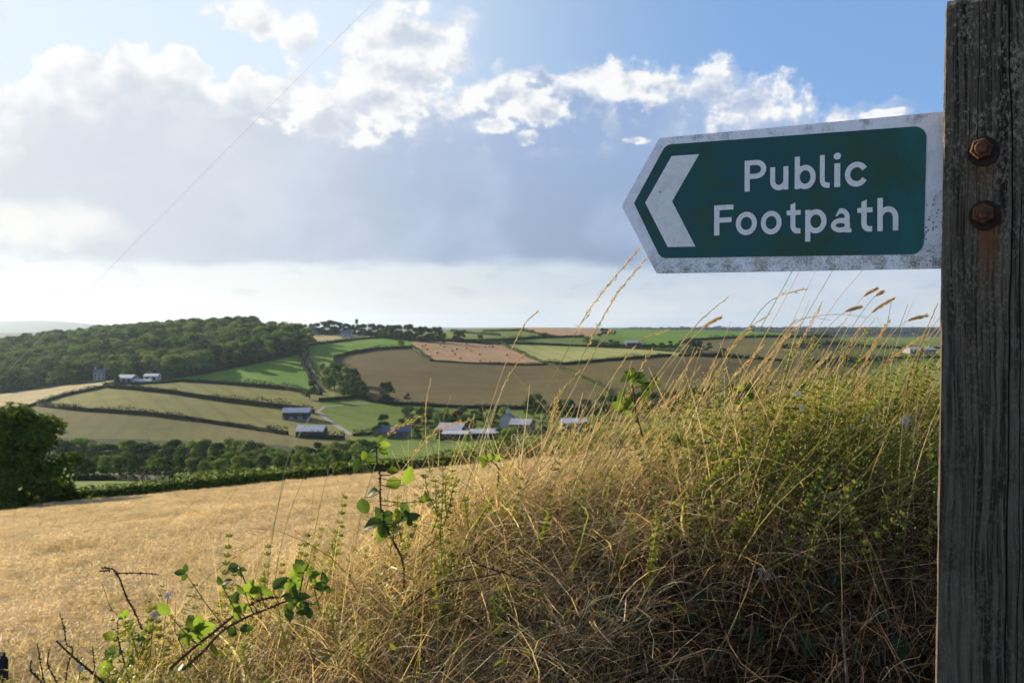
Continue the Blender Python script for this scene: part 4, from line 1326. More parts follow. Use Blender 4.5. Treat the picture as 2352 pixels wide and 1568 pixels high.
def worn_white(name, base=(0.90, 0.90, 0.92), algae=True):
    m, b, pr = material(name)
    tc = b.new('ShaderNodeTexCoord')
    P = tc.outputs['Object']
    sp = b.new('ShaderNodeSeparateXYZ'); b.link(P, sp.inputs[0])
    nf = b.noise(P, 420.0, 4.0, 0.7)
    nm = b.noise(P, 55.0, 5.0, 0.65)
    nl = b.noise(P, 9.0, 4.0, 0.6)
    c = b.mix(b.ss(nm, 0.42, 0.70, 0.0, 0.40), (*base, 1), (0.56, 0.55, 0.51, 1))
    c = b.mix(b.ss(nf, 0.52, 0.70, 0.0, 0.38), c, (0.40, 0.38, 0.34, 1))
    if algae:
        low = b.ss(sp.outputs[2], -0.045, -0.078)            # algae along the lower border
        a = b.m('MULTIPLY', low, b.ss(b.m('ADD', b.m('MULTIPLY', nm, 0.7), b.m('MULTIPLY', nf, 0.7)), 0.58, 0.86))
        c = b.mix(b.m('MULTIPLY', a, 0.9), c, (0.20, 0.19, 0.10, 1))
        up = b.ss(b.m('SUBTRACT', sp.outputs[2], b.m('MULTIPLY', sp.outputs[0], 0.0)), 0.066, 0.084)
        c = b.mix(b.m('MULTIPLY', up, b.ss(b.m('ADD', nm, b.m('MULTIPLY', nf, 0.3)), 0.64, 0.80, 0.0, 0.6)), c, (0.12, 0.12, 0.11, 1))
    # black lichen specks, denser at the post end
    vo = b.new('ShaderNodeTexVoronoi', feature='F1'); b.link(P, vo.inputs['Vector']); vo.inputs['Scale'].default_value = 260.0
    dens = b.ss(b.m('ADD', nl, b.ss(sp.outputs[0], -0.055, -0.005, 0.0, 0.24)), 0.64, 0.92, 0.0, 0.34)
    spot = b.m('MULTIPLY', b.m('LESS_THAN', vo.outputs['Distance'], dens), 1.0 if algae else 0.12)
    c = b.mix(b.m('MULTIPLY', spot, 0.8), c, (0.045, 0.045, 0.045, 1))
    vo2 = b.new('ShaderNodeTexVoronoi', feature='F1'); b.link(P, vo2.inputs['Vector']); vo2.inputs['Scale'].default_value = 38.0
    c = b.mix(b.m('MULTIPLY', b.m('LESS_THAN', vo2.outputs['Distance'], 0.09), 0.55), c, (0.16, 0.16, 0.155, 1))
    b.link(c, pr.inputs['Base Color'])
    pr.inputs['Roughness'].default_value = 0.55
    bp = b.new('ShaderNodeBump'); bp.inputs['Strength'].default_value = 0.15; bp.inputs['Distance'].default_value = 0.001
    b.link(nf, bp.inputs['Height']); b.link(bp.outputs[0], pr.inputs['Normal'])
    return m


def worn_green():
    m, b, pr = material('faded_green')
    tc = b.new('ShaderNodeTexCoord')
    P = tc.outputs['Object']
    nl = b.noise(P, 13.0, 6.0, 0.65)
    nm = b.noise(P, 70.0, 5.0, 0.7)
    nf = b.noise(P, 600.0, 3.0, 0.7)
    sp = b.new('ShaderNodeSeparateXYZ'); b.link(P, sp.inputs[0])
    c = b.mix(b.ss(nl, 0.36, 0.62), (0.006, 0.092, 0.066, 1), (0.008, 0.082, 0.090, 1))
    c = b.mix(b.ss(b.m('ADD', nl, b.m('MULTIPLY', nm, 0.4)), 0.74, 0.56, 0.0, 0.6), c, (0.026, 0.062, 0.030, 1))
    c = b.mix(b.ss(b.m('ADD', b.m('MULTIPLY', sp.outputs[0], 6.0), nl), 0.1, 0.5, 0.0, 0.7), c, (0.006, 0.145, 0.118, 1))
    c = b.mix(b.ss(nm, 0.48, 0.72, 0.0, 0.5), c, (0.028, 0.045, 0.020, 1))
    c = b.mix(b.ss(nf, 0.64, 0.74, 0.0, 0.35), c, (0.10, 0.14, 0.14, 1))
    vo = b.new('ShaderNodeTexVoronoi', feature='F1'); b.link(P, vo.inputs['Vector']); vo.inputs['Scale'].default_value = 30.0
    c = b.mix(b.m('MULTIPLY', b.m('LESS_THAN', vo.outputs['Distance'], 0.022), 0.8), c, (0.55, 0.6, 0.6, 1))
    b.link(c, pr.inputs['Base Color'])
    pr.inputs['Roughness'].default_value = 0.5
    pr.inputs['Specular IOR Level'].default_value = 0.35
    return m


def post_wood(name, bolts):
    m, b, pr = material(name)
    tc = b.new('ShaderNodeTexCoord')
    P = tc.outputs['Object']
    sp = b.new('ShaderNodeSeparateXYZ'); b.link(P, sp.inputs[0])
    x, y, z = sp.outputs
    wob = b.m('MULTIPLY', b.noise(b.xyz(b.m('MULTIPLY', x, 4.0), y, b.m('MULTIPLY', z, 2.0)), 2.0, 3.0), 0.02)
    g = b.noise(b.xyz(b.m('MULTIPLY', b.m('ADD', x, wob), 1.0), y, b.m('MULTIPLY', z, 0.02)), 260.0, 5.0, 0.7)      # fine upright grain
    g2 = b.noise(b.xyz(b.m('ADD', x, wob), y, b.m('MULTIPLY', z, 0.012)), 62.0, 3.0, 0.6)
    sp1 = b.noise(b.xyz(x, y, b.m('MULTIPLY', z, 0.55)), 330.0, 4.0, 0.75)                                          # weathered specks
    big = b.noise(b.xyz(x, y, b.m('MULTIPLY', z, 0.6)), 26.0, 5.0, 0.65)
    c = b.mix(b.ss(g, 0.40, 0.60), (0.014, 0.010, 0.007, 1), (0.130, 0.104, 0.074, 1))
    c = b.mix(b.ss(g2, 0.42, 0.66, 0.0, 0.6), c, (0.138, 0.112, 0.080, 1))
    c = b.mix(b.ss(big, 0.48, 0.68, 0.0, 0.6), c, (0.022, 0.017, 0.011, 1))
    # pale lichen dust, heavier towards the top
    up = b.ss(z, -0.30, 0.30, 0.22, 0.95)
    li = b.ss(b.m('ADD', sp1, b.m('MULTIPLY', b.m('SUBTRACT', big, 0.5), 0.55)), 0.50, 0.66)
    c = b.mix(b.m('MULTIPLY', li, up), c, (0.30, 0.26, 0.185, 1))
    c = b.mix(b.ss(b.noise(P, 16.0, 3.0), 0.52, 0.72, 0.0, 0.4), c, (0.035, 0.040, 0.018, 1))
    # drying cracks
    for cx_, w_, z0_, z1_ in ((0.066, 0.0011, -0.9, 0.40), (0.044, 0.0007, 0.18, 0.40), (0.036, 0.0006, -0.05, 0.20), (0.085, 0.0010, -0.9, 0.13), (0.076, 0.0007, -0.9, -0.02), (0.097, 0.0008, -0.6, 0.3),
                              (0.0275, 0.0005, 0.0, 0.08), (0.092, 0.0008, -1.0, -0.15), (0.081, 0.0006, -1.0, -0.3)):
        dx = b.m('ABSOLUTE', b.m('SUBTRACT', b.m('ADD', x, b.m('MULTIPLY', b.m('SUBTRACT', b.noise(b.xyz(0.0, cx_ * 50, z), 5.0, 2.0), 0.5), 0.014)), cx_))
        k = b.m('MULTIPLY', b.ss(dx, w_ * 1.2, w_ * 0.25), b.m('MULTIPLY', b.ss(z, z0_, z0_ + 0.06), b.ss(z, z1_ + 0.03, z1_)))
        c = b.mix(k, c, (0.002, 0.002, 0.002, 1))
    for bx, bz, ln, amt in bolts:                              # rust run-off below the bolts
        ex = b.ss(b.m('ABSOLUTE', b.m('SUBTRACT', x, bx)), 0.013, 0.004)
        ez = b.m('MULTIPLY', b.ss(z, bz - ln, bz - 0.02), b.m('LESS_THAN', z, bz))
        k = b.m('MULTIPLY', b.m('MULTIPLY', ex, ez), b.ss(g, 0.25, 0.6, 0.35, 1.0))
        c = b.mix(b.m('MULTIPLY', k, amt), c, (0.16, 0.062, 0.020, 1))
    b.link(c, pr.inputs['Base Color'])
    pr.inputs['Roughness'].default_value = 0.9
    pr.inputs['Specular IOR Level'].default_value = 0.15
    bp = b.new('ShaderNodeBump'); bp.inputs['Strength'].default_value = 0.7; bp.inputs['Distance'].default_value = 0.0016
    b.link(b.m('ADD', g, b.m('MULTIPLY', sp1, 0.6)), bp.inputs['Height']); b.link(bp.outputs[0], pr.inputs['Normal'])
    return m


# ---- lettering: each letter from strokes and rings, outlined by marching squares
def L_box(x0, x1, y0, y1):
    return lambda x, y: np.maximum(np.maximum(x0 - x, x - x1), np.maximum(y0 - y, y - y1))


def L_ell(cx, cy, rx, ry):
    return lambda x, y: (np.hypot((x - cx) / rx, (y - cy) / ry) - 1) * min(rx, ry)


def U(*f): return lambda x, y: np.minimum.reduce([g(x, y) for g in f])
def I(*f): return lambda x, y: np.maximum.reduce([g(x, y) for g in f])
def NOT(f): return lambda x, y: -f(x, y)
def half(nx, ny, c): return lambda x, y: (nx * x + ny * y - c)              # keeps nx*x+ny*y <= c
def ring(cx, cy, rx, ry, w): return I(L_ell(cx, cy, rx, ry), NOT(L_ell(cx, cy, rx - w, ry - w)))


SW = 0.17
_foot = lambda x0: U(I(ring(x0 + 0.25, 0.245, 0.25, 0.255, SW), half(1, 0, x0 + 0.25), half(0, 1, 0.245)), I(L_box(x0 + 0.25, x0 + 0.345, -0.01, 0.155), half(1, -0.25, x0 + 0.345)))
GLYPH = {
    'P': (U(L_box(0, SW, 0, 1), L_box(SW, 0.38, 0.84, 1), L_box(SW, 0.38, 0.40, 0.56), I(ring(0.38, 0.70, 0.315, 0.30, 0.165), half(-1, 0, -0.38))), 0.695),
    'u': (U(L_box(0.45, 0.62, 0, 0.735), L_box(0, SW, 0.29, 0.735), I(ring(0.305, 0.29, 0.305, 0.30, SW), half(0, 1, 0.29), half(1, 0, 0.52))), 0.62),
    'b': (U(L_box(0, SW, 0, 1.02), ring(0.345, 0.365, 0.345, 0.38, 0.168)), 0.69),
    'l': (U(L_box(0, SW, 0.245, 1.02), _foot(0)), 0.345),
    'i': (U(L_box(0.02, 0.19, 0, 0.735), L_ell(0.105, 0.955, 0.105, 0.105)), 0.21),
    'c': (I(ring(0.37, 0.365, 0.37, 0.38, 0.168), U(half(1, 0, 0.40), half(0.62, -0.78, -0.02), half(0.62, 0.78, 0.55))), 0.66),
    'F': (U(L_box(0, SW, 0, 1), L_box(SW, 0.62, 0.835, 1), L_box(SW, 0.56, 0.42, 0.585)), 0.62),
    'o': (ring(0.36, 0.365, 0.36, 0.38, 0.168), 0.72),
    't': (U(I(L_box(0.13, 0.30, 0.245, 1.0), half(-0.35, 1, 0.875)), L_box(0, 0.48, 0.585, 0.735), _foot(0.13)), 0.48),
    'p': (U(L_box(0, SW, -0.27, 0.735), ring(0.345, 0.365, 0.345, 0.38, 0.168)), 0.69),
    'a': (U(L_box(0.45, 0.615, 0.12, 0.50), I(ring(0.335, 0.455, 0.28, 0.29, 0.16), half(0, -1, -0.50), half(-0.86, 0.5, 0.13)),
            ring(0.315, 0.215, 0.315, 0.225, 0.155), L_box(0.33, 0.50, 0.30, 0.44),
            I(L_box(0.45, 0.68, -0.02, 0.22), half(0.75, 0.66, 0.56), half(-0.75, 0.66, -0.235), half(-0.75, -0.66, -0.28))), 0.69),
    'h': (U(L_box(0, SW, 0, 1.02), I(ring(0.325, 0.41, 0.325, 0.34, SW), half(0, -1, -0.41)), L_box(0.48, 0.65, 0, 0.41)), 0.65),
}


def glyph_mesh(ch, w, h, name='letter', mat=None):
    f, gw = GLYPH[ch]
    st = 0.0165
    xs = np.arange(-0.05, gw + 0.07, st); ys = np.arange(-0.33, 1.11, st)
    X, Y = np.meshgrid(xs, ys, indexing='ij')
    D = f(X, Y)
    vs, fs, cache = [], [], {}

    def vert(p):
        key = (round(p[0], 5), round(p[1], 5))
        if key not in cache:
            cache[key] = len(vs)
            vs.append((p[0] / gw * w, 0.0, p[1] * h))
        return cache[key]
    ii = np.argwhere((np.minimum.reduce([D[:-1, :-1], D[1:, :-1], D[1:, 1:], D[:-1, 1:]]) < 0))
    for i, j in ii:
        c = [(i, j), (i + 1, j), (i + 1, j + 1), (i, j + 1)]
        poly = []
        for k in range(4):
            a, q = c[k], c[(k + 1) % 4]
            da, dq = D[a], D[q]
            pa, pq = (xs[a[0]], ys[a[1]]), (xs[q[0]], ys[q[1]])
            if da < 0:
                poly.append(pa)
            if (da < 0) != (dq < 0):
                t = da / (da - dq)
                poly.append((pa[0] + (pq[0] - pa[0]) * t, pa[1] + (pq[1] - pa[1]) * t))
        if len(poly) >= 3:
            idx = [vert(p) for p in poly]
            idx = [v for n_, v in enumerate(idx) if v != idx[n_ - 1]]
            if len(idx) >= 3:
                fs.append(idx)
    me = bpy.data.meshes.new(name)
    me.from_pydata(vs, [], fs)
    if mat:
        me.materials.append(mat)
    return me


def build_signpost():
    root = empty('signpost', (SP0.x, SP0.y, SP0.z), SIGN_RZ)
    tag(root, 'weathered wooden post carrying a green and white arrow sign reading Public Footpath', 'signpost')
    white = worn_white('worn_white_paint')
    white2 = worn_white('worn_white_letters', (0.86, 0.84, 0.81), False)
    green = worn_green()
    edge = plain('sign_edge', (0.055, 0.042, 0.032), 0.9, 0.3, 60.0)

    def flat(name, poly, yoff, mat, parent, thick=0.0, edge_mat=None):
        mb = MB()
        n = len(poly)
        mb.add([(s, yoff, t) for s, t in poly], [list(range(n))[::1]])
        if thick:
            vs = [(s, yoff, t) for s, t in poly] + [(s, yoff + thick, t) for s, t in poly]
            mb.add(vs, [[i, (i + 1) % n, n + (i + 1) % n, n + i] for i in range(n)], 1)
            mb.add([(s, yoff + thick, t) for s, t in poly], [list(range(n))[::-1]], 1)
        return mb.build(name, [mat, edge_mat] if edge_mat else mat, parent)

    c = [on_sign(*zs(*p)) for p in ((268, 218), (52, 605), (252, 991))]
    tr, br = on_sign(*zs(1885, 68)), on_sign(*zs(1867, 963))
    def extend(a, b_, s):
        k = (s - a[0]) / (b_[0] - a[0])
        return (s, a[1] + (b_[1] - a[1]) * k)
    outline = [c[0], c[1], c[2], extend(c[2], br, 0.06), extend(c[0], tr, 0.06)]
    board = flat('sign_board', round_poly(outline, [0.002, 0.005, 0.002, 0, 0], 4), 0.0, white, root, 0.004, edge)
    gp = [on_sign(*zs(*p)) for p in ((306, 256), (124, 590), (276, 904), (1778, 881), (1797, 147))]
    flat('green_panel', round_poly(gp, [0.012, 0.0, 0.012, 0.013, 0.013], 7), -0.0007, green, board)
    flat('chevron', [on_sign(*zs(*p)) for p in ((340, 322), (189, 588), (318, 841), (476, 838), (343, 580), (498, 311))], -0.0014, white2, board)
    rows = [('Public', [(757, 880), (903, 1007), (1043, 1163), (1187, 1243), (1265, 1307), (1330, 1450)], (770, 348, 525), (757, 525, 1390, 494)),
            ('Footpath', [(583, 693), (707, 827), (850, 968), (997, 1077), (1103, 1225), (1250, 1370), (1400, 1487), (1515, 1635)], (597, 603, 775), (583, 775, 1635, 747))]
    for word, boxes, (hx, hy0, hy1), (bx0, by0, bx1, by1) in rows:
        H = on_sign(*zs(hx, hy0))[1] - on_sign(*zs(hx, hy1))[1]
        for ch, (l, r_) in zip(word, boxes):
            yb = by0 + (by1 - by0) * ((l + r_) / 2 - bx0) / (bx1 - bx0)
            s0, t0 = on_sign(*zs(l, yb - 60))
            s1, _ = on_sign(*zs(r_, yb - 60))
            t0 = on_sign(*zs((l + r_) / 2, yb))[1]
            o = link('letter', glyph_mesh(ch, s1 - s0, H, 'letter_' + ch, white2), board)
            o.location = (s0, -0.0014, t0)
    # ---- the post: front face 34 mm in front of the sign plane
    FR = -0.034
    l_top, l_bot = on_sign(2169, 20, FR), on_sign(2147, 1568, FR)
    top_t = on_sign(2250, -13, FR)[1]
    wd, dp = 0.118, 0.105
    zlo = -1.75
    rnd = np.random.default_rng(6)
    cs = []
    nseg = 14
    bev = 0.0022
    for k in range(nseg): cs.append((bev + (wd - 2 * bev) * k / (nseg - 1), 0.0))
    for k in range(1, nseg - 1): cs.append((wd, bev + (dp - 2 * bev) * k / (nseg - 1)))
    for k in range(nseg): cs.append((wd - bev - (wd - 2 * bev) * k / (nseg - 1), dp))
    for k in range(1, nseg - 1): cs.append((0.0, dp - bev - (dp - 2 * bev) * k / (nseg - 1)))
    cs = np.array(cs)
    n = len(cs)
    zz = np.concatenate([np.linspace(zlo, -0.55, 14), np.linspace(-0.5, top_t - 0.011, 150), [top_t - 0.007, top_t - 0.003, top_t - 0.0008, top_t]])
    inset = np.concatenate([np.zeros(14 + 150), [0.0010, 0.0035, 0.0065, 0.0095]])
    groove = rnd.normal(0, 0.00035, n)
    vs = []
    for z, ins in zip(zz, inset):
        left = l_bot[0] + (l_top[0] - l_bot[0]) * (z - l_bot[1]) / (l_top[1] - l_bot[1])
        cx, cyy = wd / 2, dp / 2
        for k, (x, y) in enumerate(cs):
            j = groove[k] + 0.00035 * math.sin(z * 31 + k * 1.7) + 0.0002 * math.sin(z * 97 + k * 0.9) + rnd.normal(0, 0.00012)
            dx, dy = (x - cx) / cx, (y - cyy) / cyy
            ox = (1 if dx > 0.97 else -1 if dx < -0.97 else 0); oy = (1 if dy > 0.97 else -1 if dy < -0.97 else 0)
            vs.append((left + x + ox * (j - ins), FR + y + oy * (j - ins), z))
    fs = []
    m = len(zz)
    for i in range(m - 1):
        for k in range(n):
            k2 = (k + 1) % n
            fs.append([i * n + k, i * n + k2, (i + 1) * n + k2, (i + 1) * n + k])
    fs.append([(m - 1) * n + k for k in range(n)])
    fs.append(list(range(n))[::-1])
    b1, b2 = on_sign(*zs(2122, 296), FR), on_sign(*zs(2130, 660), FR)
    wood = post_wood('weathered_post_wood', [(b1[0] + 0.001, b1[1], 0.05, 0.5), (b2[0] + 0.003, b2[1], 0.085, 0.85)])
    me = bpy.data.meshes.new('post'); me.from_pydata(vs, [], fs); me.materials.append(wood)
    post = link('post', me, root)
    # ---- two rusty bolts
    mr, b, pr = material('rust')
    tc = b.new('ShaderNodeTexCoord'); P = tc.outputs['Object']
    nn = b.noise(P, 160.0, 5.0, 0.7); n2 = b.noise(P, 700.0, 3.0, 0.7)
    cc = b.mix(b.ss(nn, 0.36, 0.64), (0.035, 0.014, 0.009, 1), (0.16, 0.055, 0.018, 1))
    cc = b.mix(b.ss(n2, 0.5, 0.7, 0.0, 0.6), cc, (0.27, 0.11, 0.04, 1))
    b.link(cc, pr.inputs['Base Color']); pr.inputs['Roughness'].default_value = 0.8; pr.inputs['Metallic'].default_value = 0.15
    bp = b.new('ShaderNodeBump'); bp.inputs['Strength'].default_value = 0.8; bp.inputs['Distance'].default_value = 0.0012
    b.link(b.m('ADD', nn, n2), bp.inputs['Height']); b.link(bp.outputs[0], pr.inputs['Normal'])
    mdark = plain('dark_rust', (0.040, 0.020, 0.014), 0.85, 0.45, 160.0)

    def lathe(mb, prof, cx, cz, n=28, sides=None, rot=0.0):
        vs, fs = [], []
        for (r, yy) in prof:
            for k in range(n):
                a = 2 * math.pi * k / n + rot
                rr = r
                if sides:
                    q = (a - rot) % (2 * math.pi / sides) - math.pi / sides
                    rr = r * math.cos(math.pi / sides) / math.cos(q)
                vs.append((cx + rr * math.cos(a), yy, cz + rr * math.sin(a)))
        for i in range(len(prof) - 1):
            for k in range(n):
                k2 = (k + 1) % n
                fs.append([i * n + k, i * n + k2, (i + 1) * n + k2, (i + 1) * n + k])
        fs.append([(len(prof) - 1) * n + k for k in range(n)])
        mb.add(vs, fs)
    for (bx, bz), (nx, nz), rot in ((b1, (-0.0018, 0.002), 0.25), (b2, (-0.0015, 0.0015), 0.52)):
        mb = MB()
        lathe(mb, [(0.0150, FR + 0.001), (0.0150, FR - 0.0020), (0.0142, FR - 0.0027), (0.004, FR - 0.0027)], bx, bz)
        bolt = mb.build('washer', mdark, root)
        mb = MB()
        lathe(mb, [(0.0108, FR - 0.0026), (0.0108, FR - 0.0088), (0.0094, FR - 0.0104), (0.005, FR - 0.0104)], bx + nx, bz + nz, 36, 6, rot)
        mb.build('nut', mr, bolt)
        mb = MB()
        lathe(mb, [(0.0060, FR - 0.0100), (0.0058, FR - 0.0146), (0.0048, FR - 0.0154)], bx + nx, bz + nz, 24)
        mb.build('bolt_end', mr, bolt)
    return root


build_signpost()

# ------------------------------------------------------------------ the hedge bank we look over
BX = [-600, -200, 70, 230, 400, 600, 850, 1000, 1150, 1300, 1500, 1700, 1900, 2150, 2500, 3200]
BY = [2050, 1950, 1780, 1680, 1555, 1440, 1335, 1292, 1238, 1185, 1122, 1076, 1042, 1026, 1010, 1000]
_bu = np.array([(X - CX) / F for X in BX])
_byc = 2.45 / (1 - 0.12 * _bu)
_bx = _bu * _byc
_bz = np.array([at(X, Y, d).z for X, Y, d in zip(BX, BY, _byc)])


def bank(x, y):
    x = np.asarray(x, float); y = np.asarray(y, float)
    yc = 2.45 + 0.12 * x
    zc = np.interp(x, _bx, _bz)
    dy = y - yc
    lump = 0.030 * np.sin(x * 5.1 + y * 2.0) * np.sin(y * 4.3 - x) + 0.018 * np.sin(x * 11.0 - y * 7.0)
    face = zc - 0.60 * (np.sqrt(dy * dy + 0.02) - 0.14)
    back = zc - 0.75 * (np.sqrt(dy * dy + 0.05) - 0.22)
    z = np.where(dy < 0, face, back) + lump
    fld = barley_top(np.clip(x / np.maximum(y, 1.0), -0.75, 0.75), np.maximum(y, 1.0)) - CROP
    t = np.clip((y - 1.0) / 2.0, 0, 1)
    low = -1.55 * (1 - t) + t * (fld - 0.04)
    return np.maximum(z, low)


EARTH = field_mat('bank_earth', (0.016, 0.012, 0.007), (0.028, 0.021, 0.011), (0.013, 0.013, 0.006), 6.0, fine=60)
_x = np.linspace(-6, 6, 200); _y = np.concatenate([np.linspace(-5, 0.6, 20, endpoint=False), np.linspace(0.6, 5.2, 130)])
_X, _Y = np.meshgrid(_x, _y, indexing='ij')
_V = np.stack([_X, _Y, bank(_X, _Y)], -1).reshape(-1, 3)
_i, _j = np.meshgrid(np.arange(len(_x) - 1), np.arange(len(_y) - 1), indexing='ij')
_q = np.stack([_i * len(_y) + _j, (_i + 1) * len(_y) + _j, (_i + 1) * len(_y) + _j + 1, _i * len(_y) + _j + 1], -1).reshape(-1, 4)
tag(link('hedge_bank', mesh_np('hedge_bank', _V, _q, [EARTH], smooth=True)), 'earth bank overgrown with dry grass beside the lane', 'bank', kind='structure')

DRY = leaf_mat('dry_grass', [(0.0, (0.20, 0.095, 0.042)), (0.3, (0.47, 0.31, 0.16)), (0.6, (0.68, 0.53, 0.33)), (0.88, (0.82, 0.70, 0.48)), (1.0, (0.42, 0.43, 0.16))], 0.48, 0.5, 0.3)
SHADE_THATCH = leaf_mat('shade_thatch', [(0.0, (0.036, 0.017, 0.007)), (0.55, (0.100, 0.052, 0.024)), (1.0, (0.32, 0.20, 0.10))], 0.25, 0.6, 0.2)  # matted grass; the shade low on the bank is put into its colour
SHADE_HAY = leaf_mat('shade_hay', [(0.0, (0.045, 0.029, 0.016)), (0.55, (0.11, 0.080, 0.048)), (1.0, (0.36, 0.29, 0.20))], 0.25, 0.6, 0.25)  # dead stems, darkened in colour to deepen the shade on the face
OLV = leaf_mat('olive_grass', [(0.0, (0.16, 0.20, 0.045)), (0.5, (0.34, 0.33, 0.095)), (1.0, (0.56, 0.50, 0.24))], 0.48, 0.5, 0.3)
GRN = leaf_mat('green_stems', [(0.0, (0.075, 0.120, 0.015)), (0.5, (0.190, 0.220, 0.030)), (1.0, (0.35, 0.33, 0.07))], 0.52, 0.5, 0.3)
FROTH = leaf_mat('bedstraw_flowers', [(0.0, (0.22, 0.27, 0.06)), (0.5, (0.34, 0.35, 0.10)), (1.0, (0.48, 0.46, 0.19))], 0.45, 0.6, 0.2)


def blade(mb, rnd, base, az, el0, el1, L, w, n=4, mi=0, wig=0.12):
    """a grass blade that leaves the ground at angle el0 and ends at el1"""
    p = Vector(base); pts = [p.copy()]; ws = [w]
    for k in range(n):
        t = (k + 0.5) / n
        e = el0 + (el1 - el0) * t
        az += rnd.gauss(0, wig)
        p = p + Vector((math.cos(az) * math.cos(e), math.sin(az) * math.cos(e), math.sin(e))) * (L / n)
        pts.append(p.copy()); ws.append(w * (1 - 0.75 * (k + 1) / n))
    a = rnd.uniform(0, math.pi)
    side = Vector((math.cos(a), math.sin(a), rnd.uniform(-0.4, 0.4))).normalized()
    mb.ribbon(pts, ws, side, mi)


def disc(rnd, r):
    a, q = rnd.uniform(0, 6.283), r * math.sqrt(rnd.random())
    return (math.cos(a) * q, math.sin(a) * q, -0.01)


def p_tangle(seed, n=80, mat=None):
    rnd = random.Random(seed); mb = MB()
    for k in range(n):
        w = rnd.uniform(0.0014, 0.0026) if rnd.random() < 0.75 else rnd.uniform(0.0026, 0.0040)
        blade(mb, rnd, disc(rnd, 0.18), rnd.gauss(0.1, 1.3), rnd.uniform(0.2, 1.25), rnd.uniform(-1.0, 0.45), rnd.uniform(0.10, 0.36), w, 5, 0, 0.32)
    return proto('grass_tangle', mb, mat or DRY)


def p_upright(seed, n=22, mat=None):
    rnd = random.Random(seed); mb = MB()
    for k in range(n):
        lean = rnd.gauss(0.50, 0.16)
        blade(mb, rnd, disc(rnd, 0.14), rnd.gauss(0.0, 0.45), math.pi / 2 - lean * 0.6, math.pi / 2 - lean * 1.5, rnd.uniform(0.14, 0.34), rnd.uniform(0.0014, 0.0026), 5, 0, 0.05)
    return proto('grass_upright', mb, mat or DRY)


def p_bedstraw(seed, n=11):
    rnd = random.Random(seed); mb = MB()
    for k in range(n):
        b0 = Vector(disc(rnd, 0.12))
        az, L = rnd.gauss(0.0, 0.9), rnd.uniform(0.12, 0.27)
        lean = rnd.uniform(0.05, 0.6)
        d = Vector((math.cos(az) * math.sin(lean), math.sin(az) * math.sin(lean), math.cos(lean)))
        mb.ribbon([b0, b0 + d * L * 0.5, b0 + d * L], [0.0018, 0.0015, 0.0008], d.orthogonal().normalized(), 0)
        z = 0.02
        while z < L:
            c = b0 + d * z
            r = 0.015 * (1.1 - 0.5 * z / L)
            ph = rnd.uniform(0, 1)
            o1 = d.orthogonal().normalized(); o2 = d.cross(o1)
            for q in range(6):
                a = q * 1.047 + ph
                t = (o1 * math.cos(a) + o2 * math.sin(a)) * 0.92 + d * 0.4
                e = c + t * r
                s = d.cross(t).normalized() * 0.0029
                m_ = c + t * r * 0.55
                mb.add([c, m_ + s, e, m_ - s], [[0, 1, 2, 3]], 0)
            z += rnd.uniform(0.016, 0.028)
        for q in range(30):                                   # froth of tiny flowers
            t = rnd.uniform(0.55, 1.05)
            sp = 0.012 + 0.024 * (1.1 - t)
            c = b0 + d * L * t + Vector((rnd.gauss(0, sp), rnd.gauss(0, sp), rnd.gauss(0, sp * 0.7)))
            u = Vector((rnd.gauss(0, 1), rnd.gauss(0, 1), rnd.gauss(0, 1))).normalized(); v = u.orthogonal().normalized()
            s = rnd.uniform(0.0012, 0.0023)
            mb.add([c + u * s, c + v * s, c - u * s, c - v * s], [[0, 1, 2, 3]], 1)
    return proto('bedstraw_tuft', mb, [GRN, FROTH])


def p_stubble(seed, n=24):
    rnd = random.Random(seed); mb = MB()
    for k in range(n):
        blade(mb, rnd, disc(rnd, 0.17), rnd.uniform(0, 6.28), rnd.uniform(0.25, 1.5), rnd.uniform(-0.2, 1.4), rnd.uniform(0.06, 0.26), rnd.uniform(0.0014, 0.0036), 3, 0, 0.2)
    for k in range(7):                                       # curled dead leaves
        blade(mb, rnd, disc(rnd, 0.16), rnd.uniform(0, 6.28), 1.4, -1.6, rnd.uniform(0.06, 0.14), rnd.uniform(0.003, 0.005), 6, 0, 0.3)
    return proto('dead_stubble', mb, SHADE_HAY)


def p_broad(seed, n=16):
    rnd = random.Random(seed); mb = MB()
    for k in range(n):
        blade(mb, rnd, disc(rnd, 0.16), rnd.gauss(0.1, 1.0), rnd.uniform(0.7, 1.4), rnd.uniform(-1.3, 0.2), rnd.uniform(0.14, 0.34), rnd.uniform(0.0036, 0.0068), 7, 0, 0.22)
    return proto('broad_blades', mb, DRY if seed % 2 else OLV)


def p_leafy(seed, n=26):
    rnd = random.Random(seed); mb = MB()
    for k in range(n):
        c = Vector(disc(rnd, 0.14)); c.z = rnd.uniform(0.02, 0.12)
        u = Vector((rnd.gauss(0, 1), rnd.gauss(0, 1), rnd.gauss(0, 0.5))).normalized(); v = u.cross(Vector((rnd.gauss(0, .4), rnd.gauss(0, .4), 1))).normalized()
        s = rnd.uniform(0.006, 0.015)
        mb.add([c - u * s, c - u * s * 0.3 + v * s * 0.55, c + u * s * 0.5 + v * s * 0.45, c + u * s * 1.1, c + u * s * 0.5 - v * s * 0.45, c - u * s * 0.3 - v * s * 0.55], [[0, 1, 2, 3, 4, 5]], 0)
    return proto('small_leaves', mb, GRN)


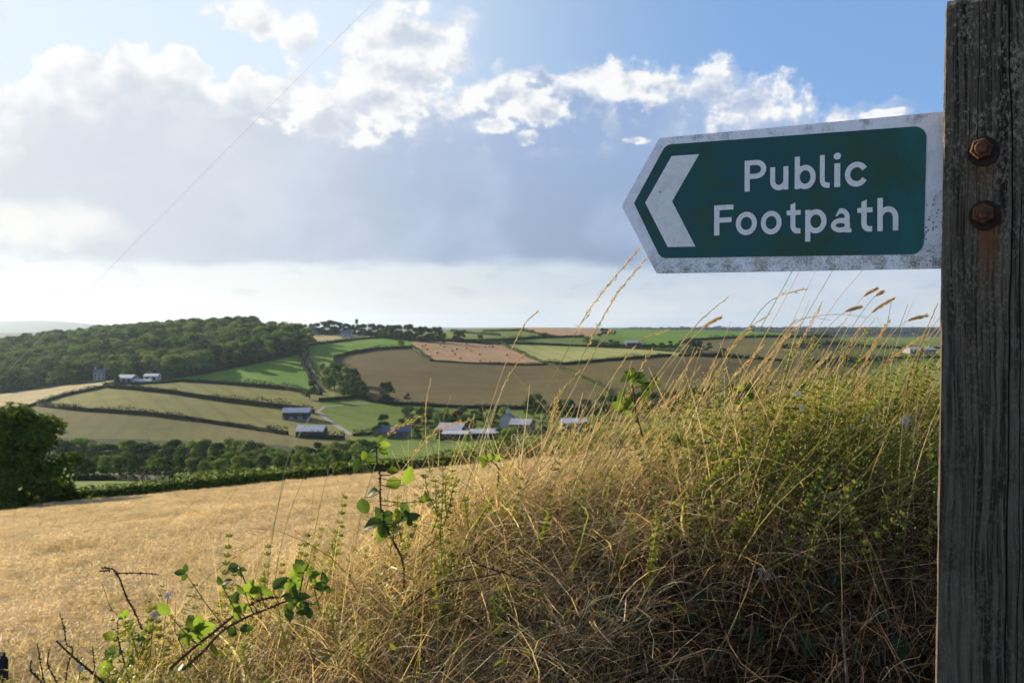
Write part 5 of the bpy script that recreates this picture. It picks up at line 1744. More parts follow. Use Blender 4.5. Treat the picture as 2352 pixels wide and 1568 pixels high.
def build_bank_cover():
    rng = np.random.default_rng(31)
    kinds = [[p_tangle(k) for k in range(5)], [p_upright(10 + k) for k in range(3)], [p_upright(15 + k, 20, OLV) for k in range(2)], [p_bedstraw(20 + k) for k in range(4)], [p_stubble(30 + k) for k in range(4)], [p_leafy(40 + k) for k in range(2)], [p_tangle(50 + k, 80, SHADE_THATCH) for k in range(3)], [p_broad(60 + k) for k in range(4)]]
    protos = [p for ks in kinds for p in ks]
    first = np.cumsum([0] + [len(k) for k in kinds])
    N = 4600
    x = rng.uniform(-1.75, 2.3, N); y = rng.uniform(0.95, 3.35, N)
    yc = 2.45 + 0.12 * x
    keep = (y < yc + 0.32)
    q0, q1 = project(x, y, bank(x, y))
    keep &= (q1 < 1568 + 260) & (q0 > 60) & (q0 < 2420)
    x, y, yc = x[keep], y[keep], yc[keep]
    z = bank(x, y)
    px, py = project(x, y, z)
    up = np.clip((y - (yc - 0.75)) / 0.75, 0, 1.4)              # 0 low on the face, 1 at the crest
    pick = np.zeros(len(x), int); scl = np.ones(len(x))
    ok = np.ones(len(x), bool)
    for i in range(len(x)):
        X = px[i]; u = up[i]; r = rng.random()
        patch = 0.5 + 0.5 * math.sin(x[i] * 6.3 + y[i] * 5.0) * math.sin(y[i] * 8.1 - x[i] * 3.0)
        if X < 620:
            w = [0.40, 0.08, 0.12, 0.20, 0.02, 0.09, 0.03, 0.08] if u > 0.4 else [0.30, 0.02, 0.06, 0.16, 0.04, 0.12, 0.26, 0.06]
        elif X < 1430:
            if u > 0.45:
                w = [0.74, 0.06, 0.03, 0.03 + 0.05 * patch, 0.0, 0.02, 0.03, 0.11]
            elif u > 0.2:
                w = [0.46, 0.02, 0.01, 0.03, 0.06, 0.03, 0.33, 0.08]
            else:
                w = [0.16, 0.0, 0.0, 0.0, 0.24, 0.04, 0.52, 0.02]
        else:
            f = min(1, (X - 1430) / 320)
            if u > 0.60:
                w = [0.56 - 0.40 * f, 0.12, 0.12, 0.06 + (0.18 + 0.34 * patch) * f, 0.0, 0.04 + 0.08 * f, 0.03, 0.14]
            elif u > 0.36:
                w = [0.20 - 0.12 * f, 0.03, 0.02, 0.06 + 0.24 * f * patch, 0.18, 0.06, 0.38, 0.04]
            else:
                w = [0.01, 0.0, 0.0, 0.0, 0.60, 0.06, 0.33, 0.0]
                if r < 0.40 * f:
                    ok[i] = False
        w = np.array(w) / sum(w)
        k = rng.choice(8, p=w)
        pick[i] = first[k] + rng.integers(len(kinds[k]))
        scl[i] = rng.uniform(0.75, 1.25) * (0.9 if k in (0, 6) else 1.0)
    n = len(x)
    rz = rng.normal(0, 0.5, n)
    rz = np.where(rng.random(n) < 0.3, rng.uniform(0, 6.28, n), rz)
    rots = np.stack([rng.normal(0.12, 0.14, n), rng.normal(0.05, 0.16, n), rz], 1)
    P = np.stack([x, y, z], 1)
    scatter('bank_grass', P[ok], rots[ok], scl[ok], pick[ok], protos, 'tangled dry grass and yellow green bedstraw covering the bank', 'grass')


build_bank_cover()

# ------------------------------------------------------------------ tall grass stalks one by one
STALK = leaf_mat('straw_stalk', [(0.0, (0.48, 0.35, 0.19)), (0.6, (0.68, 0.55, 0.34)), (1.0, (0.56, 0.53, 0.28))], 0.45, 0.45, 0.35)
STALKG = leaf_mat('green_stalk', [(0.0, (0.13, 0.20, 0.06)), (1.0, (0.30, 0.33, 0.13))], 0.35, 0.45, 0.35)
SEED = leaf_mat('seed_head', [(0.0, (0.56, 0.40, 0.22)), (0.6, (0.70, 0.54, 0.34)), (1.0, (0.80, 0.68, 0.50))], 0.58, 0.6, 0.2)


def spline(pts, n):
    pts = [Vector(p) for p in pts]
    P = [pts[0] * 2 - pts[1]] + pts + [pts[-1] * 2 - pts[-2]]
    out = []
    for i in range(1, len(P) - 2):
        for k in range(n):
            t = k / n
            out.append(0.5 * ((2 * P[i]) + (-P[i - 1] + P[i + 1]) * t + (2 * P[i - 1] - 5 * P[i] + 4 * P[i + 1] - P[i + 2]) * t * t + (-P[i - 1] + 3 * P[i] - 3 * P[i + 1] + P[i + 2]) * t**3))
    out.append(pts[-1])
    return out


def spikelet(mb, rnd, c, d, L, w):
    d = d.normalized()
    u = d.orthogonal().normalized()
    u = Matrix.Rotation(rnd.uniform(0, 6.28), 3, d) @ u
    v = d.cross(u)
    mb.add([c, c + d * L * 0.4 + u * w, c + d * L, c + d * L * 0.4 - u * w * 0.4 + v * w * 0.8, c + d * L * 0.4 - u * w * 0.4 - v * w * 0.8],
           [[0, 1, 2, 3], [0, 3, 2, 4], [0, 4, 2, 1]])


_rs = random.Random(77)
GL = {
    'panicle': ('dry grass stalk with loose feathery head', 'grass stalks with feathery seed heads'),
    'foxtail': ('grass stalk with dense foxtail head', 'grass stalks with foxtail heads'),
    'spike': ('dry grass stalk with narrow seed spike', 'grass stalks with narrow spikes'),
    'bare': ('bare straw stalk', 'bare straw stalks'),
}


def stalk(px, head, head_frac=0.3, d=None, w=0.0024, mat=None, label=None):
    """px: measured points from tip to base"""
    X0 = px[-1][0]
    if d is None:
        u = (X0 - CX) / F
        d = 2.45 / (1 - 0.12 * u) + _rs.uniform(-0.12, 0.10)
    pts = [at(X, Y, d + 0.10 * (len(px) - 1 - i) / max(1, len(px) - 1) * _rs.uniform(0.2, 1.0)) for i, (X, Y) in enumerate(px)]
    base = pts[-1].copy()
    gz = float(bank(base.x, base.y))
    if base.z > gz:                                            # carry the stalk on into the turf
        dirn = (pts[-1] - pts[-2]).normalized()
        k = min((base.z - gz) / max(0.25, -dirn.z), 0.6)
        pts.append(base + dirn * k)
    pts = pts[::-1]
    curve = spline(pts, 6)
    o = empty('grass_stalk', curve[0])
    lb, gr = GL[head]
    if not label:
        bx_ = px[-1][0]
        wh = 'over the barley' if bx_ < 700 else 'beside the bramble shoot' if bx_ < 1080 else 'at the barley corner' if bx_ < 1420 else 'below the sign' if bx_ < 1800 else 'near the post'
        Lp = math.hypot(px[0][0] - bx_, px[0][1] - px[-1][1])
        lean = (px[0][0] - bx_) / max(1.0, px[-1][1] - px[0][1])
        if mat is None:
            mat = STALK if _rs.random() < 0.75 else STALKG
        label = '%s%s %s %s' % ('greenish ' if mat is STALKG else '', 'short' if Lp < 190 else 'very tall' if Lp > 330 else 'long', lb + (', leaning far over,' if lean > 0.75 else ', nearly upright,' if lean < 0.3 else ''), wh)
    tag(o, label, 'grass', gr)
    loc = [p - curve[0] for p in curve]
    mb = MB()
    n = len(loc)
    mb.tube(loc, [w * 0.5 * (1.0 - 0.55 * i / n) for i in range(n)], 5, cap=False)
    mb.build('stem', mat or (STALK if _rs.random() < 0.75 else STALKG), o)
    if head == 'bare':
        return o
    i0 = int(n * (1 - head_frac))
    hd = loc[i0:]
    mb = MB()
    L = sum((hd[k + 1] - hd[k]).length for k in range(len(hd) - 1))
    if head == 'foxtail':
        rad = []
        for k in range(len(hd)):
            t = k / (len(hd) - 1)
            rad.append(0.0040 * max(0.12, math.sin(math.pi * min(0.97, 0.12 + 0.85 * t))**0.6))
        mb.tube(hd, rad, 7)
        for k in range(110):
            t = _rs.random() * (len(hd) - 1.01)
            q = int(t); c = hd[q].lerp(hd[q + 1], t - q)
            ax = (hd[q + 1] - hd[q]).normalized()
            o_ = Matrix.Rotation(_rs.uniform(0, 6.28), 3, ax) @ ax.orthogonal().normalized()
            spikelet(mb, _rs, c + o_ * rad[q] * 0.7, ax + o_ * 0.45, 0.0065, 0.0009)
    else:
        cnt = int(L / (0.0030 if head == 'panicle' else 0.0042))
        for k in range(cnt):
            t = (k + 0.5) / cnt * (len(hd) - 1.01)
            q = int(t); c = hd[q].lerp(hd[q + 1], t - q)
            ax = (hd[q + 1] - hd[q]).normalized()
            o_ = Matrix.Rotation(_rs.uniform(0, 6.28), 3, ax) @ ax.orthogonal().normalized()
            if head == 'panicle':
                br = _rs.uniform(0.0, 0.017) * (1 - 0.6 * k / cnt)
                e = c + (ax * 0.85 + o_ * 0.45).normalized() * br
                if br > 0.005:
                    mb.ribbon([c, e], [0.0005, 0.0004], ax.cross(o_).normalized())
                spikelet(mb, _rs, e, ax + o_ * 0.22, _rs.uniform(0.008, 0.011), 0.0016)
            else:
                spikelet(mb, _rs, c, ax + o_ * 0.3, _rs.uniform(0.008, 0.011), 0.0015)
    mb.build('seed_head', SEED, o)
    return o


T = stalk
T([(1235, 715), (1205, 745), (1178, 795), (1150, 865), (1112, 985), (1085, 1100)], 'spike', 0.45)
T([(1468, 572), (1410, 640), (1345, 725), (1290, 830), (1200, 1010), (1160, 1110)], 'panicle', 0.42)
T([(1484, 594), (1425, 665), (1370, 755), (1310, 870), (1215, 1030), (1180, 1120)], 'panicle', 0.42)
T([(1407, 758), (1388, 776), (1350, 832), (1260, 1000), (1200, 1110)], 'foxtail', 0.16)
T([(1658, 727), (1612, 755), (1540, 835), (1450, 960), (1390, 1060)], 'foxtail', 0.2)
T([(1673, 682), (1610, 735), (1560, 795), (1480, 900), (1400, 1020), (1360, 1090)], 'spike', 0.35)
T([(1535, 757), (1470, 784), (1415, 855), (1330, 985), (1280, 1090)], 'spike', 0.4)
T([(2016, 661), (1977, 688), (1920, 770), (1850, 900), (1800, 990)], 'foxtail', 0.17)
T([(2029, 669), (2000, 691), (1940, 780), (1870, 920), (1830, 1000)], 'foxtail', 0.13)
T([(2055, 684), (2004, 717), (1955, 780), (1880, 910), (1840, 1000)], 'foxtail', 0.2)
T([(1979, 704), (1934, 721), (1885, 775), (1800, 900), (1750, 990)], 'foxtail', 0.17)
T([(2129, 724), (2077, 741), (2030, 790), (1960, 900), (1910, 990)], 'foxtail', 0.19)
T([(1880, 500), (1822, 618), (1740, 765), (1600, 1010), (1560, 1080)], 'panicle', 0.16, w=0.0028, d=2.62)
T([(1895, 505), (1838, 620), (1750, 785), (1640, 990), (1600, 1070)], 'panicle', 0.14, w=0.0026, d=2.66)
T([(1975, 510), (1912, 622), (1830, 765), (1725, 980)], 'panicle', 0.15, w=0.0020, d=2.72)
T([(2040, 540), (1980, 622), (1900, 722), (1750, 970)], 'panicle', 0.15, w=0.0018, d=2.7)
T([(1920, 540), (1865, 640), (1805, 770), (1695, 970)], 'bare', w=0.0018, d=2.68)
T([(1848, 664), (1790, 680), (1748, 712), (1690, 800), (1590, 960)], 'panicle', 0.28)
T([(990, 872), (979, 930), (978, 1000), (986, 1075), (990, 1140)], 'spike', 0.34)
T([(960, 957), (905, 988), (880, 1022), (842, 1130), (820, 1230)], 'panicle', 0.35)
T([(1080, 964), (1005, 988), (950, 1045), (905, 1110), (880, 1190)], 'panicle', 0.42)
T([(546, 1119), (512, 1165), (468, 1240), (400, 1340), (370, 1400)], 'spike', 0.3)
T([(480, 1177), (425, 1190), (400, 1232), (330, 1345), (300, 1420)], 'panicle', 0.25)
T([(717, 950), (665, 1042), (640, 1155), (620, 1270), (615, 1330)], 'bare', mat=STALKG)
T([(346, 1244), (335, 1298), (340, 1360), (345, 1420)], 'spike', 0.4)
T([(134, 1423), (103, 1490), (95, 1560), (95, 1600)], 'panicle', 0.5)
T([(592, 1244), (482, 1322), (410, 1410), (250, 1560), (235, 1590)], 'panicle', 0.16, mat=STALKG)
T([(1200, 815), (1165, 870), (1120, 975), (1085, 1080)], 'spike', 0.35)
T([(1330, 852), (1285, 905), (1230, 985), (1190, 1070)], 'spike', 0.4)
T([(2048, 688), (2030, 800), (2022, 920), (2018, 990)], 'bare', mat=STALKG)
T([(2085, 700), (2050, 800), (2026, 920), (2020, 1000)], 'bare', mat=STALKG)
T([(1830, 752), (1790, 790), (1740, 850), (1690, 920)], 'panicle', 0.35)
T([(1910, 735), (1850, 730), (1800, 760), (1740, 850), (1660, 990)], 'bare')
T([(1990, 728), (1920, 722), (1830, 740), (1780, 820), (1710, 960)], 'bare')
T([(1720, 760), (1680, 800), (1640, 880), (1590, 980)], 'panicle', 0.4)
T([(1770, 720), (1700, 770), (1650, 850), (1560, 980)], 'spike', 0.35)
T([(1380, 775), (1350, 840), (1280, 970), (1220, 1090)], 'bare', mat=STALKG)
T([(1560, 800), (1510, 880), (1440, 1000), (1400, 1080)], 'bare', mat=STALKG)
T([(700, 1090), (665, 1180), (640, 1280), (630, 1350)], 'bare', mat=STALKG)
T([(760, 1060), (735, 1160), (715, 1270), (700, 1340)], 'bare')
T([(655, 1100), (630, 1200), (610, 1300), (600, 1360)], 'bare', mat=STALKG)
T([(430, 1190), (380, 1290), (335, 1390), (310, 1470)], 'bare')
for k in range(96):
    X0 = _rs.uniform(1180, 2110)
    Yb = np.interp(X0, BX, BY) - _rs.uniform(10, 70)
    L = _rs.uniform(170, 350) * (0.85 if X0 < 1300 else 1.0)
    ang = _rs.gauss(0.50, 0.15)
    cv_ = _rs.uniform(-0.10, 0.40)
    pts = [(X0 + L * math.sin(ang * 0.5) * 0.0, Yb)]
    x, y = X0, Yb
    for q in range(3):
        a = ang + cv_ * (q - 1) * 0.5
        x += math.sin(a) * L / 3; y -= math.cos(a) * L / 3
        pts.append((x, y))
    T(pts[::-1], _rs.choice(['panicle', 'spike', 'spike', 'bare', 'bare', 'bare']), _rs.uniform(0.25, 0.4), w=_rs.uniform(0.0020, 0.0031))
for k in range(46):
    X0 = _rs.uniform(1130, 1420)
    Yb = np.interp(X0, BX, BY) - _rs.uniform(20, 80)
    L = _rs.uniform(140, 290); ang = _rs.gauss(0.52, 0.12); b2 = _rs.uniform(0.9, 1.25)
    T([(X0 + L * math.sin(ang) * b2, Yb - L * math.cos(ang)), (X0 + L * 0.5 * math.sin(ang), Yb - L * 0.52 * math.cos(ang)), (X0, Yb)], _rs.choice(['bare', 'bare', 'bare', 'spike', 'panicle']), 0.3, w=_rs.uniform(0.0016, 0.0026), mat=STALKG if k % 3 == 0 else None)
for k in range(26):
    X0 = _rs.uniform(430, 1130)
    Yb = np.interp(X0, BX, BY) - _rs.uniform(10, 60)
    L = _rs.uniform(110, 220); ang = _rs.gauss(0.30, 0.2)
    T([(X0 + L * math.sin(ang) * 1.1, Yb - L * math.cos(ang)), (X0 + L * 0.5 * math.sin(ang) * 0.8, Yb - L * 0.5 * math.cos(ang)), (X0, Yb)], _rs.choice(['bare', 'bare', 'bare', 'spike']), 0.3, w=_rs.uniform(0.0011, 0.0016))

# ------------------------------------------------------------------ brambles
def bramble_leaf_mat(name, top, lit, trans):
    m, b, pr = material(name)
    nt = m.node_tree
    tc = b.new('ShaderNodeTexCoord'); oi = b.new('ShaderNodeObjectInfo')
    sp = b.new('ShaderNodeSeparateXYZ'); b.link(tc.outputs['Object'], sp.inputs[0])
    x, y = sp.outputs[0], b.m('ABSOLUTE', sp.outputs[1])
    vein = b.m('ABSOLUTE', b.m('SINE', b.m('MULTIPLY', b.m('SUBTRACT', x, b.m('MULTIPLY', y, 0.75)), 20.0)))
    vk = b.m('MAXIMUM', b.ss(vein, 0.28, 0.0), b.ss(y, 0.03, 0.0))
    nz = b.noise(tc.outputs['Object'], 9.0, 4.0)
    c = b.mix(b.ss(nz, 0.35, 0.7), (*top, 1), tuple(v * 1.6 for v in top) + (1,))
    c = b.mix(b.m('MULTIPLY', oi.outputs['Random'], 0.6), c, (*lit, 1))
    c = b.mix(b.m('MULTIPLY', vk, 0.35), c, tuple(min(1, v * 1.7) for v in lit) + (1,))
    b.link(c, pr.inputs['Base Color'])
    pr.inputs['Roughness'].default_value = 0.5
    pr.inputs['Specular IOR Level'].default_value = 0.12
    tr = b.new('ShaderNodeBsdfTranslucent')
    b.link(b.mix(b.m('MULTIPLY', vk, 0.4), tuple(v * 1.9 for v in lit) + (1,), tuple(v * 1.2 for v in lit) + (1,)), tr.inputs[0])
    mx = b.new('ShaderNodeMixShader'); mx.inputs[0].default_value = trans
    nt.links.new(pr.outputs[0], mx.inputs[1]); nt.links.new(tr.outputs[0], mx.inputs[2])
    nt.links.new(mx.outputs[0], nt.nodes['Material Output'].inputs[0])
    return m


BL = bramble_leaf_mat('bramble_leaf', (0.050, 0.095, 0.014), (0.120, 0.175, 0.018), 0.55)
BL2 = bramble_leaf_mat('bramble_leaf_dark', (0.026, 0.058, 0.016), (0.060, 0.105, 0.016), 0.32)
IVY = bramble_leaf_mat('ivy_leaf', (0.010, 0.036, 0.014), (0.018, 0.052, 0.016), 0.1)
CANE = plain('bramble_cane', (0.13, 0.060, 0.045), 0.6, 0.5, 60.0)
TWIG = plain('dead_twig', (0.065, 0.045, 0.035), 0.85, 0.45, 60.0)


def leaf_shape(seed, ivy=False):
    rnd = random.Random(seed)
    if ivy:
        out = [(0, 0), (-0.10, 0.30), (0.12, 0.52), (0.33, 0.33), (0.52, 0.42), (0.66, 0.24), (1.0, 0.0)]
        full = out + [(x, -y) for x, y in out[-2:0:-1]]
        vs = [(0.33, 0, 0.0)] + [(x, y, -0.10 * abs(y) + rnd.uniform(-0.03, 0.03)) for x, y in full]
        n = len(full)
        fs = [[0, 1 + k, 1 + (k + 1) % n] for k in range(n)]
    else:
        nu, nv = 16, 6
        bend, fold = rnd.uniform(0.10, 0.42), rnd.uniform(0.05, 0.30)
        twist = rnd.uniform(-0.25, 0.25)
        vs, fs = [], []
        for i in range(nu + 1):
            t = i / nu
            hw = 0.34 * (math.sin(math.pi * min(1, t**0.78))**0.75 if 0 < t < 1 else 0.0)
            hw *= 1.0 + (0.13 if i % 2 else -0.13)
            for j in range(nv + 1):
                v = (j / nv) * 2 - 1
                x, y = t + 0.05 * abs(v) * (1 - t), v * hw
                z = fold * abs(y) - bend * t * t + 0.020 * math.sin(2 * math.pi * 5.0 * (t - 0.35 * abs(v) * 0.38 * 2)) * (1 - t * 0.5) + twist * y * t
                vs.append((x, y, z))
        for i in range(nu):
            for j in range(nv):
                a = i * (nv + 1) + j
                fs.append([a, a + 1, a + nv + 2, a + nv + 1])
    me = bpy.data.meshes.new('leaf')
    me.from_pydata(vs, [], fs)
    me.polygons.foreach_set('use_smooth', [True] * len(fs))
    return me


LEAF = [leaf_shape(k) for k in range(7)]
for me in LEAF: me.materials.append(BL)
LEAFD = [me.copy() for me in LEAF]
for me in LEAFD: me.materials.clear(); me.materials.append(BL2)
IVYL = [leaf_shape(50 + k, True) for k in range(3)]
for me in IVYL: me.materials.append(IVY)
_rl = random.Random(91)


def put_leaf(root, X, Y, size, d, ang, meshes, tilt=None, name='leaf', three=False):
    """leaf centred on a measured point; ang = direction of its tip in the picture, degrees anticlockwise from right"""
    c = at(X, Y, d)
    a = R(ang)
    ax = Vector((math.cos(a), _rl.uniform(-0.35, 0.35), math.sin(a))).normalized()
    tilt = _rl.gauss(0, 0.6) if tilt is None else tilt
    nrm = Vector((_rl.gauss(0, 0.35), -1.0, 0.55 + tilt)).normalized()
    nrm = (nrm - ax * nrm.dot(ax)).normalized()
    sd = nrm.cross(ax)
    L = size / F * d
    M = Matrix(((ax.x, sd.x, nrm.x), (ax.y, sd.y, nrm.y), (ax.z, sd.z, nrm.z)))
    o = link(name, _rl.choice(meshes), root)
    o.matrix_world = Matrix.Translation(c - ax * L * 0.5 - root.location) @ M.to_4x4() @ Matrix.Diagonal((L, L, L, 1.0))
    if three:
        b0 = c - ax * L * 0.5
        for sg in (-1, 1):
            an = ang + sg * _rl.uniform(62, 88)
            q = L * _rl.uniform(0.66, 0.85)
            cc = b0 + (Vector((math.cos(R(an)), 0, math.sin(R(an)))) * 0.5 * q) + Vector((0, _rl.uniform(-0.006, 0.006), 0))
            Xc, Yc = project(cc.x, cc.y, cc.z)
            put_leaf(root, Xc, Yc, q * F / cc.y, cc.y, an, meshes)
    return c - ax * L * 0.5


def cane(root, px, d0, d1, r0, r1, mat, thorns=True, name='stem'):
    n = len(px)
    pts = spline([at(X, Y, d0 + (d1 - d0) * i / (n - 1)) for i, (X, Y) in enumerate(px)], 6)
    loc = [p - root.location for p in pts]
    m = len(loc)
    mb = MB()
    rad = [r0 + (r1 - r0) * i / (m - 1) for i in range(m)]
    mb.tube(loc, rad, 6)
    if thorns:
        for k in range(m * 2):
            t = _rl.random() * (m - 1.01); q = int(t)
            c = loc[q].lerp(loc[q + 1], t - q)
            ax = (loc[q + 1] - loc[q]).normalized()
            o_ = Matrix.Rotation(_rl.uniform(0, 6.28), 3, ax) @ ax.orthogonal().normalized()
            b0 = c + o_ * rad[q] * 0.8
            mb.add([b0 + ax * 0.0016, b0 - ax * 0.0016, b0 + o_ * 0.0042 - ax * 0.0012], [[0, 1, 2]])
    mb.build(name, mat, root)
    return pts


def petioles(root, ends, pts, mat):
    for e in ends:
        q = min(pts, key=lambda p: (p - e).length)
        mb = MB()
        mid = (q + e) / 2 + Vector((0, 0, -0.004))
        mb.tube([q - root.location, mid - root.location, e - root.location], [0.0011, 0.0009, 0.0007], 5)
        mb.build('leaf_stalk', mat, root)


# tall shoot in the middle of the bank
A6 = lambda zx, zy: (746.5 + 0.2441 * zx, 1004.9 + 0.2441 * zy)
br = empty('bramble', at(928, 1350, 2.16)); tag(br, 'upright bramble shoot with toothed green leaves against the barley', 'bramble')
pts = cane(br, [(928, 1350), (925, 1290), (905, 1245), (880, 1195), (873, 1140), (873, 1090), (866, 1060), (864, 1024)], 2.16, 2.10, 0.0030, 0.0014, CANE)
ends = []
for zx, zy, s, a, dk in [(552, 60, 100, -20, 0), (452, 95, 82, 200, 1), (556, 128, 95, -50, 0), (366, 165, 85, 250, 0), (442, 192, 135, -30, 1), (300, 262, 125, 240, 1), (640, 432, 158, 205, 0), (782, 358, 165, 65, 0),
                         (632, 308, 115, 170, 0), (440, 508, 125, 190, 1), (362, 652, 170, 280, 1), (592, 712, 88, 10, 1), (448, 800, 175, 190, 1), (540, 898, 165, 245, 0), (622, 832, 150, -20, 1), (760, 672, 150, -40, 1),
                         (690, 722, 110, 120, 1), (832, 742, 115, 20, 1), (715, 772, 95, 210, 1), (946, 552, 80, 100, 0)]:
    X, Y = A6(zx, zy)
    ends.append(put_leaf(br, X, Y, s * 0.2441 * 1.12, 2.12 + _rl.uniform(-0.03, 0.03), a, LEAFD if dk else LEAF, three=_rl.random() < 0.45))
petioles(br, ends, pts, CANE)
# low arching bramble on the left
B7 = lambda zx, zy: (344.5 + 0.1831 * zx, 1234.6 + 0.1831 * zy)
br = empty('bramble', at(420, 1560, 1.95)); tag(br, 'low arching bramble with dark canes and glossy leaves in front of the barley', 'bramble')
p1 = cane(br, [B7(250, 1640), B7(500, 1420), B7(820, 1165), B7(1150, 905), B7(1400, 775), B7(1700, 730)], 1.90, 1.96, 0.0032, 0.0018, CANE)
p2 = cane(br, [B7(400, 1660), B7(650, 1440), B7(900, 1175), B7(1200, 1000), B7(1500, 880), B7(1750, 790), B7(2060, 832)], 1.88, 1.94, 0.0028, 0.0016, CANE)
ends = []
for zx, zy, s, a, dk in [(510, 1060, 215, 125, 0), (700, 1130, 230, 5, 0), (420, 1205, 200, 215, 1), (452, 1290, 185, 260, 0), (632, 1350, 165, 245, 0), (800, 1400, 165, 275, 1), (170, 890, 190, 130, 0), (1062, 770, 190, 80, 1),
                         (1092, 950, 180, 265, 0), (1245, 612, 190, 55, 0), (1455, 662, 180, -30, 0), (1322, 655, 150, 20, 0), (1622, 560, 210, 50, 1), (1750, 652, 160, 265, 0), (1850, 552, 180, -25, 0), (1880, 338, 175, 130, 1),
                         (1852, 382, 160, 150, 0), (2072, 452, 140, 20, 0), (2132, 612, 180, 200, 1), (1742, 740, 160, 150, 1), (1912, 732, 180, 10, 1), (1742, 872, 190, 250, 1), (1902, 852, 140, -10, 0), (1742, 962, 205, 260, 1),
                         (1922, 922, 160, 210, 1), (1022, 1180, 150, 160, 1), (1202, 1132, 160, 15, 1), (952, 545, 130, 40, 1), (372, 432, 130, 170, 1), (1032, 372, 160, 200, 1), (1130, 442, 110, 280, 1)]:
    X, Y = B7(zx, zy)
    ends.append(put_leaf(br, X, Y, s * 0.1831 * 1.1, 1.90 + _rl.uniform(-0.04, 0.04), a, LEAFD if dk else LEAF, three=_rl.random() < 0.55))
petioles(br, ends, p1 + p2, CANE)
# bramble spray high on the bank
C3 = lambda zx, zy: (1148.4 + 0.2686 * zx, 574.2 + 0.2686 * zy)
br = empty('bramble', at(1460, 985, 2.46)); tag(br, 'bramble spray with bright backlit leaves on the crest among grass stalks', 'bramble')
pts = cane(br, [(1475, 1000), (1462, 950), (1455, 905), (1452, 860)], 2.48, 2.44, 0.0024, 0.0014, CANE)
ends = []
for zx, zy, s, a, dk in [(1045, 1270, 150, 100, 0), (1085, 1300, 130, 60, 0), (1075, 1100, 110, 200, 0), (1190, 1070, 100, 10, 1), (1130, 1042, 65, 90, 0), (1242, 1180, 120, 240, 1), (1242, 1270, 100, 280, 1), (1340, 1140, 90, -20, 1)]:
    X, Y = C3(zx, zy)
    ends.append(put_leaf(br, X, Y, s * 0.2686 * 1.05, 2.44 + _rl.uniform(-0.03, 0.03), a, LEAFD if dk else LEAF, three=True))
petioles(br, ends, pts, CANE)
# small bramble tip near the barley hedge
br = empty('bramble', at(1150, 1110, 2.42)); tag(br, 'small bramble tip with four pale green leaves at the barley edge', 'bramble')
pts = cane(br, [(1142, 1120), (1146, 1088), (1140, 1068), (1124, 1058)], 2.42, 2.40, 0.0016, 0.0010, CANE)
petioles(br, [put_leaf(br, X, Y, s, 2.40, a, LEAF) for X, Y, s, a in ((1112, 1062, 26, 250), (1124, 1050, 22, 80), (1108, 1052, 24, 190), (1140, 1052, 22, 20))], pts, CANE)
# leafy sprigs at the left edge of the bank
Z7 = lambda zx, zy: (0.3418 * zx, 1205.9 + 0.3418 * zy)
br = empty('bramble', at(290, 1560, 2.2)); tag(br, 'short leafy bramble sprig at the thin left end of the bank', 'bramble')
pts = cane(br, [(300, 1575), (285, 1520), (272, 1465), (270, 1420)], 2.2, 2.2, 0.0018, 0.0010, CANE)
ends = []
for zx, zy, s, a, dk in [(730, 745, 100, 170, 0), (830, 602, 90, 40, 0), (752, 858, 120, 0, 1), (882, 890, 100, 120, 0), (712, 952, 130, 60, 0), (762, 822, 80, 200, 0), (930, 760, 90, 20, 1), (1000, 700, 100, 40, 0), (700, 1020, 90, 200, 0)]:
    X, Y = Z7(zx, zy)
    ends.append(put_leaf(br, X, Y, s * 0.3418, 2.2 + _rl.uniform(-0.04, 0.04), a, LEAFD if dk else LEAF))
petioles(br, ends, pts, CANE)
# scattered single shoots over the green right half of the bank
for X, Y, n_ in ((1700, 905, 5), (1905, 960, 6), (2060, 930, 6), (1560, 1000, 4)):
    br = empty('bramble', at(X, Y + 40, 2.5)); tag(br, 'small bramble sprig half hidden in the yellow green bedstraw', 'bramble', 'bramble sprigs in the bedstraw')
    pts = cane(br, [(X + 6, Y + 60), (X + 2, Y + 25), (X - 4, Y - 5)], 2.5, 2.42, 0.0016, 0.0009, CANE)
    petioles(br, [put_leaf(br, X + _rl.uniform(-28, 28), Y + _rl.uniform(-18, 22), _rl.uniform(20, 30), 2.42, _rl.uniform(0, 360), LEAF if _rl.random() < .6 else LEAFD) for _ in range(n_)], pts, CANE)

# dead thorny twigs on the left
def twig(px, d, r0, r1, label, extra=()):
    o = empty('dead_twig', at(px[0][0], px[0][1], d)); tag(o, label, 'twig')
    cane(o, px, d, d, r0, r1, TWIG, name='stem')
    for e in extra:
        cane(o, e, d, d, r1 * 1.2, r1 * 0.7, TWIG, name='side_twig')


twig([Z7(955, 700), Z7(900, 572), Z7(850, 482), Z7(820, 400), Z7(770, 302), Z7(682, 284)], 2.2, 0.0022, 0.0014, 'bare thorny twig forking against the barley', [[Z7(772, 322), Z7(930, 320), Z7(1070, 332)], [Z7(740, 300), Z7(670, 310)]])
twig([Z7(720, 1080), Z7(600, 972), Z7(500, 890), Z7(378, 775)], 2.15, 0.0028, 0.0018, 'thick dead cane slanting up from the bottom corner of the bank')
twig([Z7(440, 1080), Z7(452, 960), Z7(488, 832), Z7(450, 800), Z7(428, 680), Z7(400, 590)], 2.15, 0.0016, 0.0009, 'thin crooked dead twig beside the thick dead cane')
twig([Z7(300, 1090), Z7(262, 1030), Z7(208, 975), Z7(208, 905)], 2.12, 0.0022, 0.0012, 'short stout dead twig nearest the dark fence post', [[Z7(300, 1070), Z7(268, 900), Z7(250, 795)]])
twig([Z7(385, 1080), Z7(372, 1035), Z7(322, 935), Z7(330, 830)], 2.12, 0.0018, 0.0009, 'dead twig with a knobbly foot between the stout twig and the thick cane')
